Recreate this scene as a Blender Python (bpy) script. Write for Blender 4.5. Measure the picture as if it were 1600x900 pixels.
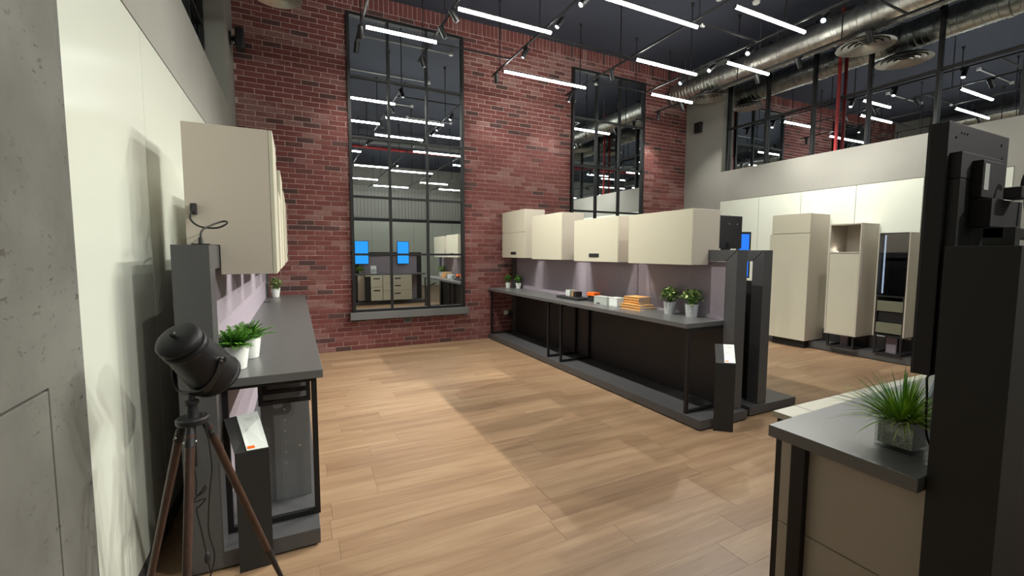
import bpy, bmesh, math, random
from mathutils import Vector, Matrix
R = random.Random(7)
sc = bpy.context.scene
for o in list(bpy.data.objects): bpy.data.objects.remove(o)
C = sc.collection

# ---------------- camera ----------------
CAMH = 1.53
yaw, pitch, roll = math.radians(26.195), math.radians(-4.516), math.radians(.165)
fw = Vector((math.sin(yaw)*math.cos(pitch), math.cos(yaw)*math.cos(pitch), math.sin(pitch)))
rt = Vector((math.cos(yaw), -math.sin(yaw), 0)); up = rt.cross(fw)
r2 = rt*math.cos(roll)+up*math.sin(roll); u2 = up*math.cos(roll)-rt*math.sin(roll)
cd = bpy.data.cameras.new('camera'); cam = bpy.data.objects.new('camera', cd); C.objects.link(cam)
cd.sensor_width = 36; cd.lens = 36*687.05/1600; cd.clip_start = .05; cd.clip_end = 100
cam.matrix_world = Matrix(((r2.x,u2.x,-fw.x,0),(r2.y,u2.y,-fw.y,0),(r2.z,u2.z,-fw.z,CAMH),(0,0,0,1)))
sc.camera = cam
# ---------------- world, exposure ----------------
w = bpy.data.worlds.new('world'); sc.world = w; w.use_nodes = True
w.node_tree.nodes['Background'].inputs[0].default_value = (.75,.85,1,1)
w.node_tree.nodes['Background'].inputs[1].default_value = .02
sc.view_settings.view_transform = 'Standard'; sc.view_settings.look = 'None'
sc.view_settings.exposure = 0.06; sc.view_settings.gamma = 1; sc.view_settings.use_curve_mapping = False
TUBE = 36.0      # radiance of the LED tubes
SPOT = 260.0     # watts per track spot
# ---------------- materials ----------------
def nm(name):
    m = bpy.data.materials.new(name); m.use_nodes = True; nt = m.node_tree
    return m, nt, nt.nodes['Principled BSDF']
def mat(name, col, rough=.5, metal=0, var=0, scale=30, bump=0, bscale=200, spec=None, coat=0, rnd=0, stretch=None):
    m, nt, b = nm(name)
    b.inputs['Base Color'].default_value = (*col, 1); b.inputs['Roughness'].default_value = rough
    b.inputs['Metallic'].default_value = metal
    if spec is not None: b.inputs['Specular IOR Level'].default_value = spec
    if coat: b.inputs['Coat Weight'].default_value = coat
    N = nt.nodes.new; L = nt.links.new
    if var or bump or rnd:
        tc = N('ShaderNodeTexCoord'); src = tc.outputs['Object']
        if stretch:
            mp = N('ShaderNodeMapping'); mp.inputs['Scale'].default_value = stretch; L(src, mp.inputs[0]); src = mp.outputs[0]
    if var:
        no = N('ShaderNodeTexNoise'); no.inputs['Scale'].default_value = scale; no.inputs['Detail'].default_value = 5
        L(src, no.inputs['Vector'])
        mr = N('ShaderNodeMapRange'); mr.inputs[1].default_value=.3; mr.inputs[2].default_value=.7
        mr.inputs[3].default_value = 1-var; mr.inputs[4].default_value = 1+var
        L(no.outputs[0], mr.inputs[0])
        mx = N('ShaderNodeVectorMath'); mx.operation = 'SCALE'; mx.inputs[0].default_value = col
        L(mr.outputs[0], mx.inputs['Scale']); L(mx.outputs[0], b.inputs['Base Color'])
    if bump:
        n2 = N('ShaderNodeTexNoise'); n2.inputs['Scale'].default_value = bscale; n2.inputs['Detail'].default_value = 3
        L(src, n2.inputs['Vector'])
        bp = N('ShaderNodeBump'); bp.inputs['Strength'].default_value = bump; bp.inputs['Distance'].default_value = .002
        L(n2.outputs[0], bp.inputs['Height']); L(bp.outputs[0], b.inputs['Normal'])
    return m
def emis(name, col, s):
    m, nt, b = nm(name); b.inputs['Base Color'].default_value = (.02,.02,.02,1)
    b.inputs['Emission Color'].default_value = (*col,1); b.inputs['Emission Strength'].default_value = s
    return m
M = {}
M['cream'] = mat('cream_laminate', (.50,.48,.375), .42, bump=.05, bscale=600)
M['creamside'] = mat('beige_carcass', (.46,.415,.345), .5, bump=.05, bscale=600)
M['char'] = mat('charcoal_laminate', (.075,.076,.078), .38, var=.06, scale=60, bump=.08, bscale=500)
M['top'] = mat('grey_worktop', (.105,.108,.106), .34, spec=1.0, var=.08, scale=90, bump=.1, bscale=700)
M['dark'] = mat('black_brown_panel', (.022,.020,.021), .5, var=.08, scale=20)
M['black'] = mat('black_metal', (.006,.006,.007), .5)
M['blacks'] = mat('black_plastic', (.016,.016,.018), .5)
M['screenback'] = mat('tv_back_plastic', (.022,.021,.024), .6, spec=.35, bump=.1, bscale=900)
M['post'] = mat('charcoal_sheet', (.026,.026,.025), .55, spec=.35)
M['felt'] = mat('plum_felt', (.30,.26,.30), .95, var=.18, scale=160, bump=.5, bscale=500)
M['panel'] = mat('white_glass_panel', (.68,.715,.62), .2, spec=.45)
M['plaster'] = mat('grey_plaster', (.29,.285,.255), .85, var=.07, scale=1.3, bump=.1, bscale=80)
M['ceil'] = mat('dark_blue_ceiling', (.046,.053,.080), .8, var=.1, scale=.8)
M['mortar'] = mat('mortar', (.52,.385,.35), .9, var=.2, scale=14, bump=.4, bscale=120)
M['mirror'] = mat('mirror_glass', (.80,.84,.85), .0, 1)
M['glassmirror'] = mat('dark_mirror_glass', (.62,.66,.68), .0, 1)
M['steel'] = mat('galvanised_steel', (.60,.60,.55), .38, 1, var=.22, scale=9, bump=.15, bscale=40)
M['steel2'] = mat('diffuser_aluminium', (.62,.61,.55), .35, 1, var=.1, scale=20)
M['chrome'] = mat('chrome', (.8,.8,.8), .15, 1)
M['white'] = mat('white_ceramic', (.72,.74,.70), .35)
M['whitep'] = mat('white_plastic', (.75,.75,.72), .4)
M['zinc'] = mat('pale_zinc_pot', (.56,.58,.58), .5, var=.12, scale=60)
M['soil'] = mat('potting_soil', (.02,.015,.01), .95, var=.4, scale=300)
M['red'] = mat('red_pipe_paint', (.30,.012,.016), .45)
M['wood'] = mat('dark_walnut_leg', (.042,.019,.012), .4, var=.35, scale=14, stretch=(6,6,.6))
M['lampblack'] = mat('lamp_black_enamel', (.006,.006,.007), .5, spec=.35)
M['sill'] = mat('grey_sill', (.15,.155,.155), .5)
M['kraft'] = mat('orange_kraft_cover', (.66,.36,.12), .6, var=.12, scale=60)
M['paper'] = mat('book_pages', (.62,.60,.56), .85, var=.12, scale=8, stretch=(1,1,120))
M['brown'] = mat('brown_back_cover', (.16,.08,.035), .6)
M['orange'] = mat('orange_sample', (.95,.16,.01), .5)
M['ltgrey'] = mat('pale_grey_box', (.42,.45,.42), .5)
M['paperw'] = mat('white_card', (.74,.79,.75), .35)
M['ink'] = mat('grey_ink', (.4,.42,.4), .7)
M['woodsample'] = mat('oak_sample', (.45,.28,.12), .5)
M['olive'] = mat('olive_grey_drawer', (.145,.15,.10), .4)
M['tube'] = emis('led_tube_diffuser', (.98,1,.93), TUBE)
M['lens'] = emis('spot_lens', (1,.98,.95), 30)
M['lens_cool'] = emis('spot_lens_cool', (.65,.82,1), 30)
M['blue'] = emis('blue_screen', (.01,.20,.95), 1.0)
M['bluebright'] = emis('bright_blue_screen', (.015,.36,1.0), 1.1)
M['ledstrip'] = emis('cabinet_led_strip', (.9,.96,1), 9)
M['leddot'] = emis('niche_led', (1,.93,.8), 5)
M['stripedwall'] = mat('ribbed_white_cladding', (.5,.5,.46), .7)
M['fern'] = mat('fern_green', (.045,.15,.012), .5, var=.4, scale=40)
M['variegated'] = None
M['grass'] = None
def glass(name, col, rough=0.0, ior=1.45):
    m, nt, b = nm(name); b.inputs['Base Color'].default_value=(*col,1); b.inputs['Roughness'].default_value=rough
    b.inputs['Transmission Weight'].default_value = 1; b.inputs['IOR'].default_value = ior
    return m
M['glass'] = glass('clear_glass', (.93,.97,.95))
def thinglass(name, col, ior=1.5):
    m, nt, b = nm(name); N=nt.nodes.new; L=nt.links.new
    tr=N('ShaderNodeBsdfTransparent'); tr.inputs[0].default_value=(*col,1); gl=N('ShaderNodeBsdfGlossy'); gl.inputs['Roughness'].default_value=.02
    lw=N('ShaderNodeLayerWeight'); lw.inputs[0].default_value=.5; pw_=N('ShaderNodeMath'); pw_.operation='POWER'; pw_.inputs[1].default_value=3; L(lw.outputs['Facing'],pw_.inputs[0]); fr=N('ShaderNodeMath'); fr.operation='MULTIPLY_ADD'; fr.inputs[1].default_value=.75; fr.inputs[2].default_value=.09; L(pw_.outputs[0],fr.inputs[0]); mx=N('ShaderNodeMixShader')
    L(fr.outputs[0],mx.inputs[0]); L(tr.outputs[0],mx.inputs[1]); L(gl.outputs[0],mx.inputs[2]); L(mx.outputs[0], nt.nodes['Material Output'].inputs[0])
    return m
M['glass'] = thinglass('clear_glass',(.93,.96,.95),1.6)
M['smoked'] = thinglass('smoked_glass',(.22,.24,.27),1.5)
def leafmat(name, a, b_, sc_=60, lo=.45, hi=.6):
    m, nt, b = nm(name); N=nt.nodes.new; L=nt.links.new
    g = N('ShaderNodeNewGeometry'); no = N('ShaderNodeTexNoise'); no.inputs['Scale'].default_value=sc_
    tc = N('ShaderNodeTexCoord'); L(tc.outputs['Object'], no.inputs['Vector'])
    ad = N('ShaderNodeMath'); ad.operation='MULTIPLY_ADD'; ad.inputs[1].default_value=.45; L(g.outputs['Random Per Island'], ad.inputs[0]); 
    sb = N('ShaderNodeMath'); sb.operation='SUBTRACT'; sb.inputs[1].default_value=.22; L(no.outputs[0], sb.inputs[0]); L(sb.outputs[0], ad.inputs[2])
    cr = N('ShaderNodeValToRGB'); cr.color_ramp.elements[0].position=lo; cr.color_ramp.elements[1].position=hi
    cr.color_ramp.elements[0].color=(*a,1); cr.color_ramp.elements[1].color=(*b_,1)
    L(ad.outputs[0], cr.inputs[0]); L(cr.outputs[0], b.inputs['Base Color']); b.inputs['Roughness'].default_value=.45
    return m
M['fern'] = leafmat('fern_green', (.025,.11,.008), (.14,.38,.03))
M['variegated'] = leafmat('variegated_leaf', (.03,.10,.015), (.50,.60,.22), 120, .48, .62)
M['grass'] = leafmat('grass_blade', (.10,.24,.01), (.42,.62,.06), 25, .35, .75)
# brick: colour by island / object random, smeared with mortar in places
def brickmat(name, single):
    m, nt, b = nm(name); N=nt.nodes.new; L=nt.links.new
    if single: oi = N('ShaderNodeObjectInfo'); rnd = oi.outputs['Random']
    else: g = N('ShaderNodeNewGeometry'); rnd = g.outputs['Random Per Island']
    cr = N('ShaderNodeValToRGB'); e = cr.color_ramp.elements
    e[0].position=0; e[0].color=(.055,.028,.026,1); e[1].position=1; e[1].color=(.21,.070,.060,1)
    for p,c in ((.07,(.085,.036,.033)),(.13,(.145,.038,.035)),(.45,(.165,.042,.038)),(.85,(.185,.052,.046))):
        x = e.new(p); x.color=(*c,1)
    L(rnd, cr.inputs[0])
    geo = N('ShaderNodeNewGeometry')
    mp = N('ShaderNodeMapping'); mp.inputs['Scale'].default_value=(.8,.8,3.2); L(geo.outputs['Position'], mp.inputs[0])
    n1 = N('ShaderNodeTexNoise'); n1.inputs['Scale'].default_value=1.1; n1.inputs['Detail'].default_value=3; L(mp.outputs[0], n1.inputs['Vector'])
    n2 = N('ShaderNodeTexNoise'); n2.inputs['Scale'].default_value=35; n2.inputs['Detail'].default_value=5; L(geo.outputs['Position'], n2.inputs['Vector'])
    a = N('ShaderNodeMath'); a.operation='MULTIPLY_ADD'; a.inputs[1].default_value=.28; L(rnd, a.inputs[0]); L(n1.outputs[0], a.inputs[2])
    a2 = N('ShaderNodeMath'); a2.operation='MULTIPLY_ADD'; a2.inputs[1].default_value=.25; L(n2.outputs[0], a2.inputs[0]); L(a.outputs[0], a2.inputs[2])
    mr = N('ShaderNodeMapRange'); mr.inputs[1].default_value=.83; mr.inputs[2].default_value=.95; mr.inputs[3].default_value=.04; mr.inputs[4].default_value=.7; L(a2.outputs[0], mr.inputs[0])
    mx = N('ShaderNodeMix'); mx.data_type='RGBA'; L(mr.outputs[0], mx.inputs['Factor']); L(cr.outputs[0], mx.inputs['A']); mx.inputs['B'].default_value=(.27,.15,.135,1)
    mul = N('ShaderNodeMapRange'); mul.inputs[3].default_value=.65; mul.inputs[4].default_value=1.35; L(n2.outputs[0], mul.inputs[0])
    vm = N('ShaderNodeVectorMath'); vm.operation='SCALE'; L(mx.outputs['Result'], vm.inputs[0]); L(mul.outputs[0], vm.inputs['Scale'])
    L(vm.outputs[0], b.inputs['Base Color']); b.inputs['Roughness'].default_value=.85
    bp = N('ShaderNodeBump'); bp.inputs['Strength'].default_value=.5; bp.inputs['Distance'].default_value=.004; L(n2.outputs[0], bp.inputs['Height']); L(bp.outputs[0], b.inputs['Normal'])
    return m
M['brick1'] = brickmat('brick_single', True); M['brickn'] = brickmat('brick_many', False)
def plankmat():
    m, nt, b = nm('oak_plank'); N=nt.nodes.new; L=nt.links.new
    oi = N('ShaderNodeObjectInfo'); geo = N('ShaderNodeNewGeometry')
    off = N('ShaderNodeVectorMath'); off.operation='MULTIPLY_ADD'; off.inputs[0].default_value=(1,1,1)
    sc_ = N('ShaderNodeMath'); sc_.operation='MULTIPLY'; sc_.inputs[1].default_value=37; L(oi.outputs['Random'], sc_.inputs[0])
    cb = N('ShaderNodeCombineXYZ'); L(sc_.outputs[0], cb.inputs[0]); L(sc_.outputs[0], cb.inputs[1])
    ad = N('ShaderNodeVectorMath'); L(geo.outputs['Position'], ad.inputs[0]); L(cb.outputs[0], ad.inputs[1])
    mp = N('ShaderNodeMapping'); mp.inputs['Scale'].default_value=(.9,11,1); L(ad.outputs[0], mp.inputs[0])
    n1 = N('ShaderNodeTexNoise'); n1.inputs['Scale'].default_value=1.3; n1.inputs['Detail'].default_value=5; n1.inputs['Roughness'].default_value=.55; n1.inputs['Distortion'].default_value=.6; L(mp.outputs[0], n1.inputs['Vector'])
    mp2 = N('ShaderNodeMapping'); mp2.inputs['Scale'].default_value=(2.5,60,1); L(ad.outputs[0], mp2.inputs[0])
    n2 = N('ShaderNodeTexNoise'); n2.inputs['Scale'].default_value=2.2; n2.inputs['Detail'].default_value=4; L(mp2.outputs[0], n2.inputs['Vector'])
    cr = N('ShaderNodeValToRGB'); e=cr.color_ramp.elements
    e[0].position=.2; e[0].color=(.195,.114,.064,1); e[1].position=.8; e[1].color=(.395,.272,.165,1)
    x=e.new(.5); x.color=(.295,.188,.108,1)
    f = N('ShaderNodeMath'); f.operation='MULTIPLY_ADD'; f.inputs[1].default_value=.30; L(n2.outputs[0], f.inputs[0])
    f0 = N('ShaderNodeMath'); f0.operation='MULTIPLY_ADD'; f0.inputs[1].default_value=.85; f0.inputs[2].default_value=-.15; L(n1.outputs[0], f0.inputs[0]); L(f0.outputs[0], f.inputs[2])
    f1 = N('ShaderNodeMath'); f1.operation='MULTIPLY_ADD'; f1.inputs[1].default_value=.22; L(oi.outputs['Random'], f1.inputs[0]); 
    f2 = N('ShaderNodeMath'); f2.operation='SUBTRACT'; f2.inputs[1].default_value=.03; L(f.outputs[0], f2.inputs[0]); L(f2.outputs[0], f1.inputs[2])
    L(f1.outputs[0], cr.inputs[0]); L(cr.outputs[0], b.inputs['Base Color'])
    b.inputs['Roughness'].default_value=.42; b.inputs['Specular IOR Level'].default_value=.35
    bp = N('ShaderNodeBump'); bp.inputs['Strength'].default_value=.12; bp.inputs['Distance'].default_value=.001; L(n2.outputs[0], bp.inputs['Height']); L(bp.outputs[0], b.inputs['Normal'])
    return m
M['plank'] = plankmat()
def concmat():
    m, nt, b = nm('concrete'); N=nt.nodes.new; L=nt.links.new
    geo=N('ShaderNodeNewGeometry')
    n1=N('ShaderNodeTexNoise'); n1.inputs['Scale'].default_value=1.8; n1.inputs['Detail'].default_value=6; n1.inputs['Roughness'].default_value=.6; L(geo.outputs['Position'], n1.inputs['Vector'])
    mp=N('ShaderNodeMapping'); mp.inputs['Scale'].default_value=(1,1,1.6); L(geo.outputs['Position'], mp.inputs[0])
    n2=N('ShaderNodeTexNoise'); n2.inputs['Scale'].default_value=26; n2.inputs['Detail'].default_value=4; L(mp.outputs[0], n2.inputs['Vector'])
    n3=N('ShaderNodeTexNoise'); n3.inputs['Scale'].default_value=3.2; L(geo.outputs['Position'], n3.inputs['Vector'])
    cr=N('ShaderNodeValToRGB'); e=cr.color_ramp.elements; e[0].position=.3; e[0].color=(.095,.093,.080,1); e[1].position=.7; e[1].color=(.185,.185,.162,1)
    L(n1.outputs[0], cr.inputs[0])
    pit=N('ShaderNodeMapRange'); pit.inputs[1].default_value=.60; pit.inputs[2].default_value=.67; L(n2.outputs[0], pit.inputs[0])
    gate=N('ShaderNodeMapRange'); gate.inputs[1].default_value=.44; gate.inputs[2].default_value=.62; L(n3.outputs[0], gate.inputs[0])
    pm=N('ShaderNodeMath'); pm.operation='MULTIPLY'; L(pit.outputs[0], pm.inputs[0]); L(gate.outputs[0], pm.inputs[1])
    mx=N('ShaderNodeMix'); mx.data_type='RGBA'; L(pm.outputs[0], mx.inputs['Factor']); L(cr.outputs[0], mx.inputs['A']); mx.inputs['B'].default_value=(.075,.07,.06,1)
    L(mx.outputs['Result'], b.inputs['Base Color']); b.inputs['Roughness'].default_value=.75
    inv=N('ShaderNodeMath'); inv.operation='MULTIPLY_ADD'; inv.inputs[1].default_value=-1; L(pm.outputs[0], inv.inputs[0]); L(n1.outputs[0], inv.inputs[2])
    bp=N('ShaderNodeBump'); bp.inputs['Strength'].default_value=.5; bp.inputs['Distance'].default_value=.004; L(inv.outputs[0], bp.inputs['Height']); L(bp.outputs[0], b.inputs['Normal'])
    return m
M['concrete'] = concmat()

# ---------------- mesh helpers ----------------
class MB:
    def __init__(s): s.v=[]; s.f=[]; s.sm=[]
    def add(s, vs, fs, smooth=False):
        n=len(s.v); s.v+= [tuple(v) for v in vs]; s.f += [tuple(i+n for i in f) for f in fs]; s.sm += [smooth]*len(fs); return s
    def box(s, x0,x1,y0,y1,z0,z1):
        if x0>x1: x0,x1=x1,x0
        if y0>y1: y0,y1=y1,y0
        if z0>z1: z0,z1=z1,z0
        return s.add([(x0,y0,z0),(x1,y0,z0),(x1,y1,z0),(x0,y1,z0),(x0,y0,z1),(x1,y0,z1),(x1,y1,z1),(x0,y1,z1)],
            [(0,3,2,1),(4,5,6,7),(0,1,5,4),(1,2,6,5),(2,3,7,6),(3,0,4,7)])
    def prism(s, poly, ax, a, b):   # poly of 2-tuples in the other two axes, extruded along ax a..b
        n=len(poly)
        def P(p,t): return {'x':(t,p[0],p[1]),'y':(p[0],t,p[1]),'z':(p[0],p[1],t)}[ax]
        vs=[P(p,a) for p in poly]+[P(p,b) for p in poly]
        fs=[tuple(range(n)),tuple(range(2*n-1,n-1,-1))]+[(i,i+n,(i+1)%n+n,(i+1)%n) for i in range(n)]
        return s.add(vs,fs)
    def quadslab(s, pts, t, nrm):   # 4 points, thickness t against nrm
        nrm=Vector(nrm).normalized()*t
        a=[Vector(p) for p in pts]; b=[p-nrm for p in a]
        return s.add(a+b,[(0,1,2,3),(7,6,5,4),(0,4,5,1),(1,5,6,2),(2,6,7,3),(3,7,4,0)])
    def lathe(s, prof, p0, axis, n=24, smooth=True):   # prof: (r, t)
        ax=Vector(axis).normalized(); p0=Vector(p0)
        q=ax.orthogonal().normalized(); r=ax.cross(q)
        vs=[];fs=[]
        for (rr,t) in prof:
            for k in range(n):
                a=2*math.pi*k/n; vs.append(p0+ax*t+(q*math.cos(a)+r*math.sin(a))*rr)
        for i in range(len(prof)-1):
            for k in range(n):
                k2=(k+1)%n; fs.append((i*n+k,i*n+k2,(i+1)*n+k2,(i+1)*n+k))
        s.add(vs,fs,smooth); return s
    def cyl(s, p0, p1, r0, r1=None, n=12, cap=True):
        r1=r0 if r1 is None else r1; d=Vector(p1)-Vector(p0); L=d.length
        pr=[(r0,0),(r1,L)]
        s.lathe(pr,p0,d,n)
        if cap:
            m=len(s.v)-2*n; s.f.append(tuple(m+k for k in range(n))[::-1]); s.f.append(tuple(m+n+k for k in range(n))); s.sm+=[False,False]
        return s
    def tube(s, pts, r, n=8):
        pts=[Vector(p) for p in pts]; vs=[];fs=[]; q=None
        for i,p in enumerate(pts):
            d=(pts[min(i+1,len(pts)-1)]-pts[max(i-1,0)]).normalized()
            if q is None: q=d.orthogonal().normalized()
            else: q=(q-d*q.dot(d)).normalized()
            w_=d.cross(q)
            for k in range(n):
                a=2*math.pi*k/n; vs.append(p+(q*math.cos(a)+w_*math.sin(a))*r)
        for i in range(len(pts)-1):
            for k in range(n):
                k2=(k+1)%n; fs.append((i*n+k,i*n+k2,(i+1)*n+k2,(i+1)*n+k))
        fs.append(tuple(range(n))[::-1]); fs.append(tuple((len(pts)-1)*n+k for k in range(n)))
        return s.add(vs,fs,True)
    def sphere(s, c, r, n=12, m=8, sq=(1,1,1)):
        prof=[]; c=Vector(c); vs=[];fs=[]
        for i in range(m+1):
            t=math.pi*i/m
            for k in range(n):
                a=2*math.pi*k/n; vs.append(c+Vector((math.sin(t)*math.cos(a)*r*sq[0],math.sin(t)*math.sin(a)*r*sq[1],math.cos(t)*r*sq[2])))
        for i in range(m):
            for k in range(n): k2=(k+1)%n; fs.append((i*n+k,(i+1)*n+k,(i+1)*n+k2,i*n+k2))
        return s.add(vs,fs,True)
def curve(pts, n=8):   # catmull-rom
    P=[Vector(p) for p in pts]; P=[P[0]*2-P[1]]+P+[P[-1]*2-P[-2]]; out=[]
    for i in range(1,len(P)-2):
        for k in range(n):
            t=k/n; a,b,c,d=P[i-1:i+3]
            out.append(.5*((2*b)+(c-a)*t+(2*a-5*b+4*c-d)*t*t+(3*b-a-3*c+d)*t**3))
    out.append(P[-2]); return out
def root_loc(p):
    v=Vector((0,0,0))
    while p is not None: v+=p.location; p=p.parent
    return v
def obj(name, mb, m, parent=None, bevel=0, kind=None, label=None):
    off = root_loc(parent) if parent else Vector((0,0,0))
    me = bpy.data.meshes.new(name); me.from_pydata([tuple(Vector(v)-off) for v in mb.v], [], mb.f)
    me.polygons.foreach_set('use_smooth', mb.sm); me.materials.append(M[m] if isinstance(m,str) else m)
    bm=bmesh.new(); bm.from_mesh(me); bmesh.ops.recalc_face_normals(bm, faces=bm.faces)
    if bevel: 
        bmesh.ops.bevel(bm, geom=[e for e in bm.edges if len(e.link_faces)==2 and e.calc_face_angle(0)>.6], offset=bevel, segments=2, affect='EDGES', profile=.6)
    for e in bm.edges:
        if len(e.link_faces)==2 and e.calc_face_angle(0)>.62: e.smooth=False
    bm.to_mesh(me); bm.free(); me.update()
    o=bpy.data.objects.new(name, me); C.objects.link(o)
    if parent: o.parent=parent
    if kind: o['kind']=kind
    if label: o['label']=label
    return o
def thing(name, label, cat, loc=(0,0,0), group=None):
    o=bpy.data.objects.new(name, None); C.objects.link(o); o.location=loc; o.empty_display_size=.05
    o['label']=label; o['category']=cat
    if group: o['group']=group
    return o
def tag(o, label, cat, group=None):
    o['label']=label; o['category']=cat
    if group: o['group']=group
    return o
def copy_tree(o, parent=None):
    c=o.copy(); C.objects.link(c); c.parent=parent
    for ch in list(o.children): copy_tree(ch, c)
    return c
def struct(name, label=None, loc=(0,0,0)):
    o=bpy.data.objects.new(name, None); C.objects.link(o); o.location=loc; o.empty_display_size=.05; o['kind']='structure'
    if label: o['label']=label
    return o
def bx(name, parent, m, *a, bevel=.0015, **k): return obj(name, MB().box(*a), m, parent, bevel, **k)

# ================= SETTING =================
D=7.23; XL=-.67; XR=7.834; ZC=5.42; YF=-6.2; WT=.912
floor = struct('floor', 'light oak plank floor with soft grain')
obj('subfloor', MB().box(XL-.3,XR+.3,YF-.2,D+.2,-.12,-.012), 'plank', floor)
pw=.1845; rows=[]
y=D; k=0; cache={}
nplank=0; rest=MB()
while y>YF:
    y0=max(y-pw,YF); x=XL-R.uniform(0,1.1)
    while x<XR:
        L=R.choice((1.22,1.22,1.22,.8,1.5)); x1=min(x+L,XR); xa=max(x,XL)
        if x1-xa<.12: x1=min(x1+.3,XR)
        vis = y>-.3 and (y>1.2 or xa<2.6) and not (xa>3.9 and y<1.6)
        g=.0004
        if vis and nplank<295:
            b=.0007
            mb=MB().prism([(xa+g,-.012),(x1-g,-.012),(x1-g,-b),(x1-g-b,0),(xa+g+b,0),(xa+g,-b)],'y',y0+g,y-g)
            o=obj('plank', mb, 'plank', floor); nplank+=1
        else: rest.box(xa+g,x1-g,y0+g,y-g,-.012,0)
        x=x1
        if x>XR-.02: break
    y=y0
obj('plank', rest, 'plank', floor, kind='stuff')

# --- brick wall ---
wb = struct('wall_back', 'red brick wall with pale mortar and a soldier course along the top')
obj('mortar_bed', MB().box(XL-.3,XR+.3,D+.006,D+.25,-.1,ZC+.1), 'mortar', wb)
CO=.0745; BL=.2365
def covered(x0,x1,z0,z1):
    for (a,b,c,d) in ((.80,2.60,.52,5.06),(4.84,6.55,.62,5.0)):
        if x0>a and x1<b and z0>c and z1<d: return True
    return False
F=687.05
def proj(p):
    v=Vector(p)-Vector((0,0,CAMH)); dz=v.dot(fw); return (800+F*v.dot(r2)/dz, 450-F*v.dot(u2)/dz)
bricks=[]
for c in range(70):
    z0=c*CO; off=(BL/2 if c%2 else 0)+R.choice((0,0,0,.03))
    x=XL-BL+off
    while x<XR:
        a=max(x,XL)+.004; b=min(x+BL,XR)-.005
        if b-a>.03 and not covered(a,b,z0,z0+CO): bricks.append((a,b,z0+.004,z0+CO-.006,D+R.uniform(-.0035,.002)))
        x+=BL
x=XL; zt=70*CO
while x<XR:
    bricks.append((x+.004,min(x+CO,XR)-.005,zt+.004,ZC-.003,D+R.uniform(-.003,.002))); x+=CO
def vis_score(b):
    cx=(b[0]+b[1])/2; cz=(b[2]+b[3])/2; p=proj((cx,D,cz))
    if not(0<p[0]<1600 and 0<p[1]<900): return 0
    X,Y=p
    if X<448 and Y>185: return 0
    if X>785 and 325<Y<600: return 0
    if X<500 and Y>460: return 0
    if X<370: return 0
    q0=proj((b[0],D,b[2])); q1=proj((b[1],D,b[3])); return abs((q1[0]-q0[0])*(q1[1]-q0[1]))
bricks.sort(key=vis_score, reverse=True)
def brick(mb,b,dp=.03):
    x0,x1,z0,z1,y=b; e=.002
    v=[(x0,y+e,z0),(x1,y+e,z0),(x1,y+e,z1),(x0,y+e,z1),(x0+e,y,z0+e),(x1-e,y,z0+e),(x1-e,y,z1-e),(x0+e,y,z1-e),(x0,y+dp,z0),(x1,y+dp,z0),(x1,y+dp,z1),(x0,y+dp,z1)]
    return mb.add(v,[(4,5,6,7),(0,1,5,4),(1,2,6,5),(2,3,7,6),(3,0,4,7),(8,9,1,0),(9,10,2,1),(10,11,3,2),(11,8,0,3)])
bc={}
for b in bricks[:298]:
    key=(round(b[1]-b[0],3),round(b[3]-b[2],3))
    if key not in bc:
        o=obj('brick', brick(MB(),(0,b[1]-b[0],0,b[3]-b[2],0)), 'brick1', wb); bc[key]=o.data
    else:
        o=bpy.data.objects.new('brick', bc[key]); C.objects.link(o); o.parent=wb
    o.location=(b[0],b[4],b[2])
mb=MB()
for b in bricks[298:]: brick(mb,b)
obj('brick', mb, 'brickn', wb, kind='stuff')

# --- ceiling ---
ce = struct('ceiling','dark blue-grey painted ceiling'); obj('ceiling_slab', MB().box(XL-.6,XR+.6,YF-.3,D+.3,ZC,ZC+.15), 'ceil', ce)
# --- left wall ---
wl = struct('wall_left','concrete and white panel wall with plaster above')
T=.35; WZ=3.32; YJ=6.41
ZP=2.665
obj('masonry', MB().box(XL-T,XL-.012,YF,D,-.1,WZ).box(XL-T,XL-.012,YJ,D,WZ,ZC).box(XL-T,XL-.012,YF,-1.2,WZ,ZC), 'plaster', wl)
obj('plaster_band', MB().box(XL-.012,XL,1.99,YJ,ZP+.006,WZ).box(XL-.012,XL,YJ,D,ZP+.006,ZC), 'plaster', wl)
ys=[1.995,2.905,3.80,4.70,5.60,6.50,D]
for a,b in zip(ys[:-1],ys[1:]):
    bx('wall_panel', wl, 'panel', XL-.012,XL,a+.004,b-.004,.10,ZP-.004)
bx('wall_panel_base', wl, 'char', XL-.012,XL,1.995,D,0,.098)
# concrete cladding: separate panels around a flush door leaf
obj('concrete_panel', MB().prism([(1.726,0),(1.968,0),(1.968,3.3),(-1.3,3.3),(-1.3,1.134),(1.726,1.134)],'x',XL-.012,XL+.012), 'concrete', wl, .003)
for nm_,a in (('concrete_panel',(-1.3,1.719,0,1.127)),('concrete_panel',(-6.2,-1.308,0,3.3))):
    bx(nm_, wl, 'concrete', XL-.012,XL+.012,a[0],a[1],a[2],a[3], bevel=.003)
obj('groove_backing', MB().box(XL-.0125,XL-.006,-1.3,1.8,0,1.2), 'dark', wl)
# high window left
w2 = struct('window_2','high mirrored window band with black frames in the left wall')
obj('window_pane', MB().box(XL-.27,XL-.26,-1.2,YJ,WZ,ZC), 'glassmirror', w2)
for yy in (YJ-.06,5.55,4.7,3.85,3.0,2.1,1.0,0,-1.1): bx('mullion', w2, 'black', XL-.255,XL-.20,yy,yy+.05,WZ,ZC)
bx('mullion', w2, 'black', XL-.255,XL-.20,-1.2,YJ,WZ,WZ+.05); bx('mullion', w2, 'black', XL-.25,XL-.21,-1.2,YJ,4.15,4.19)
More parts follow.
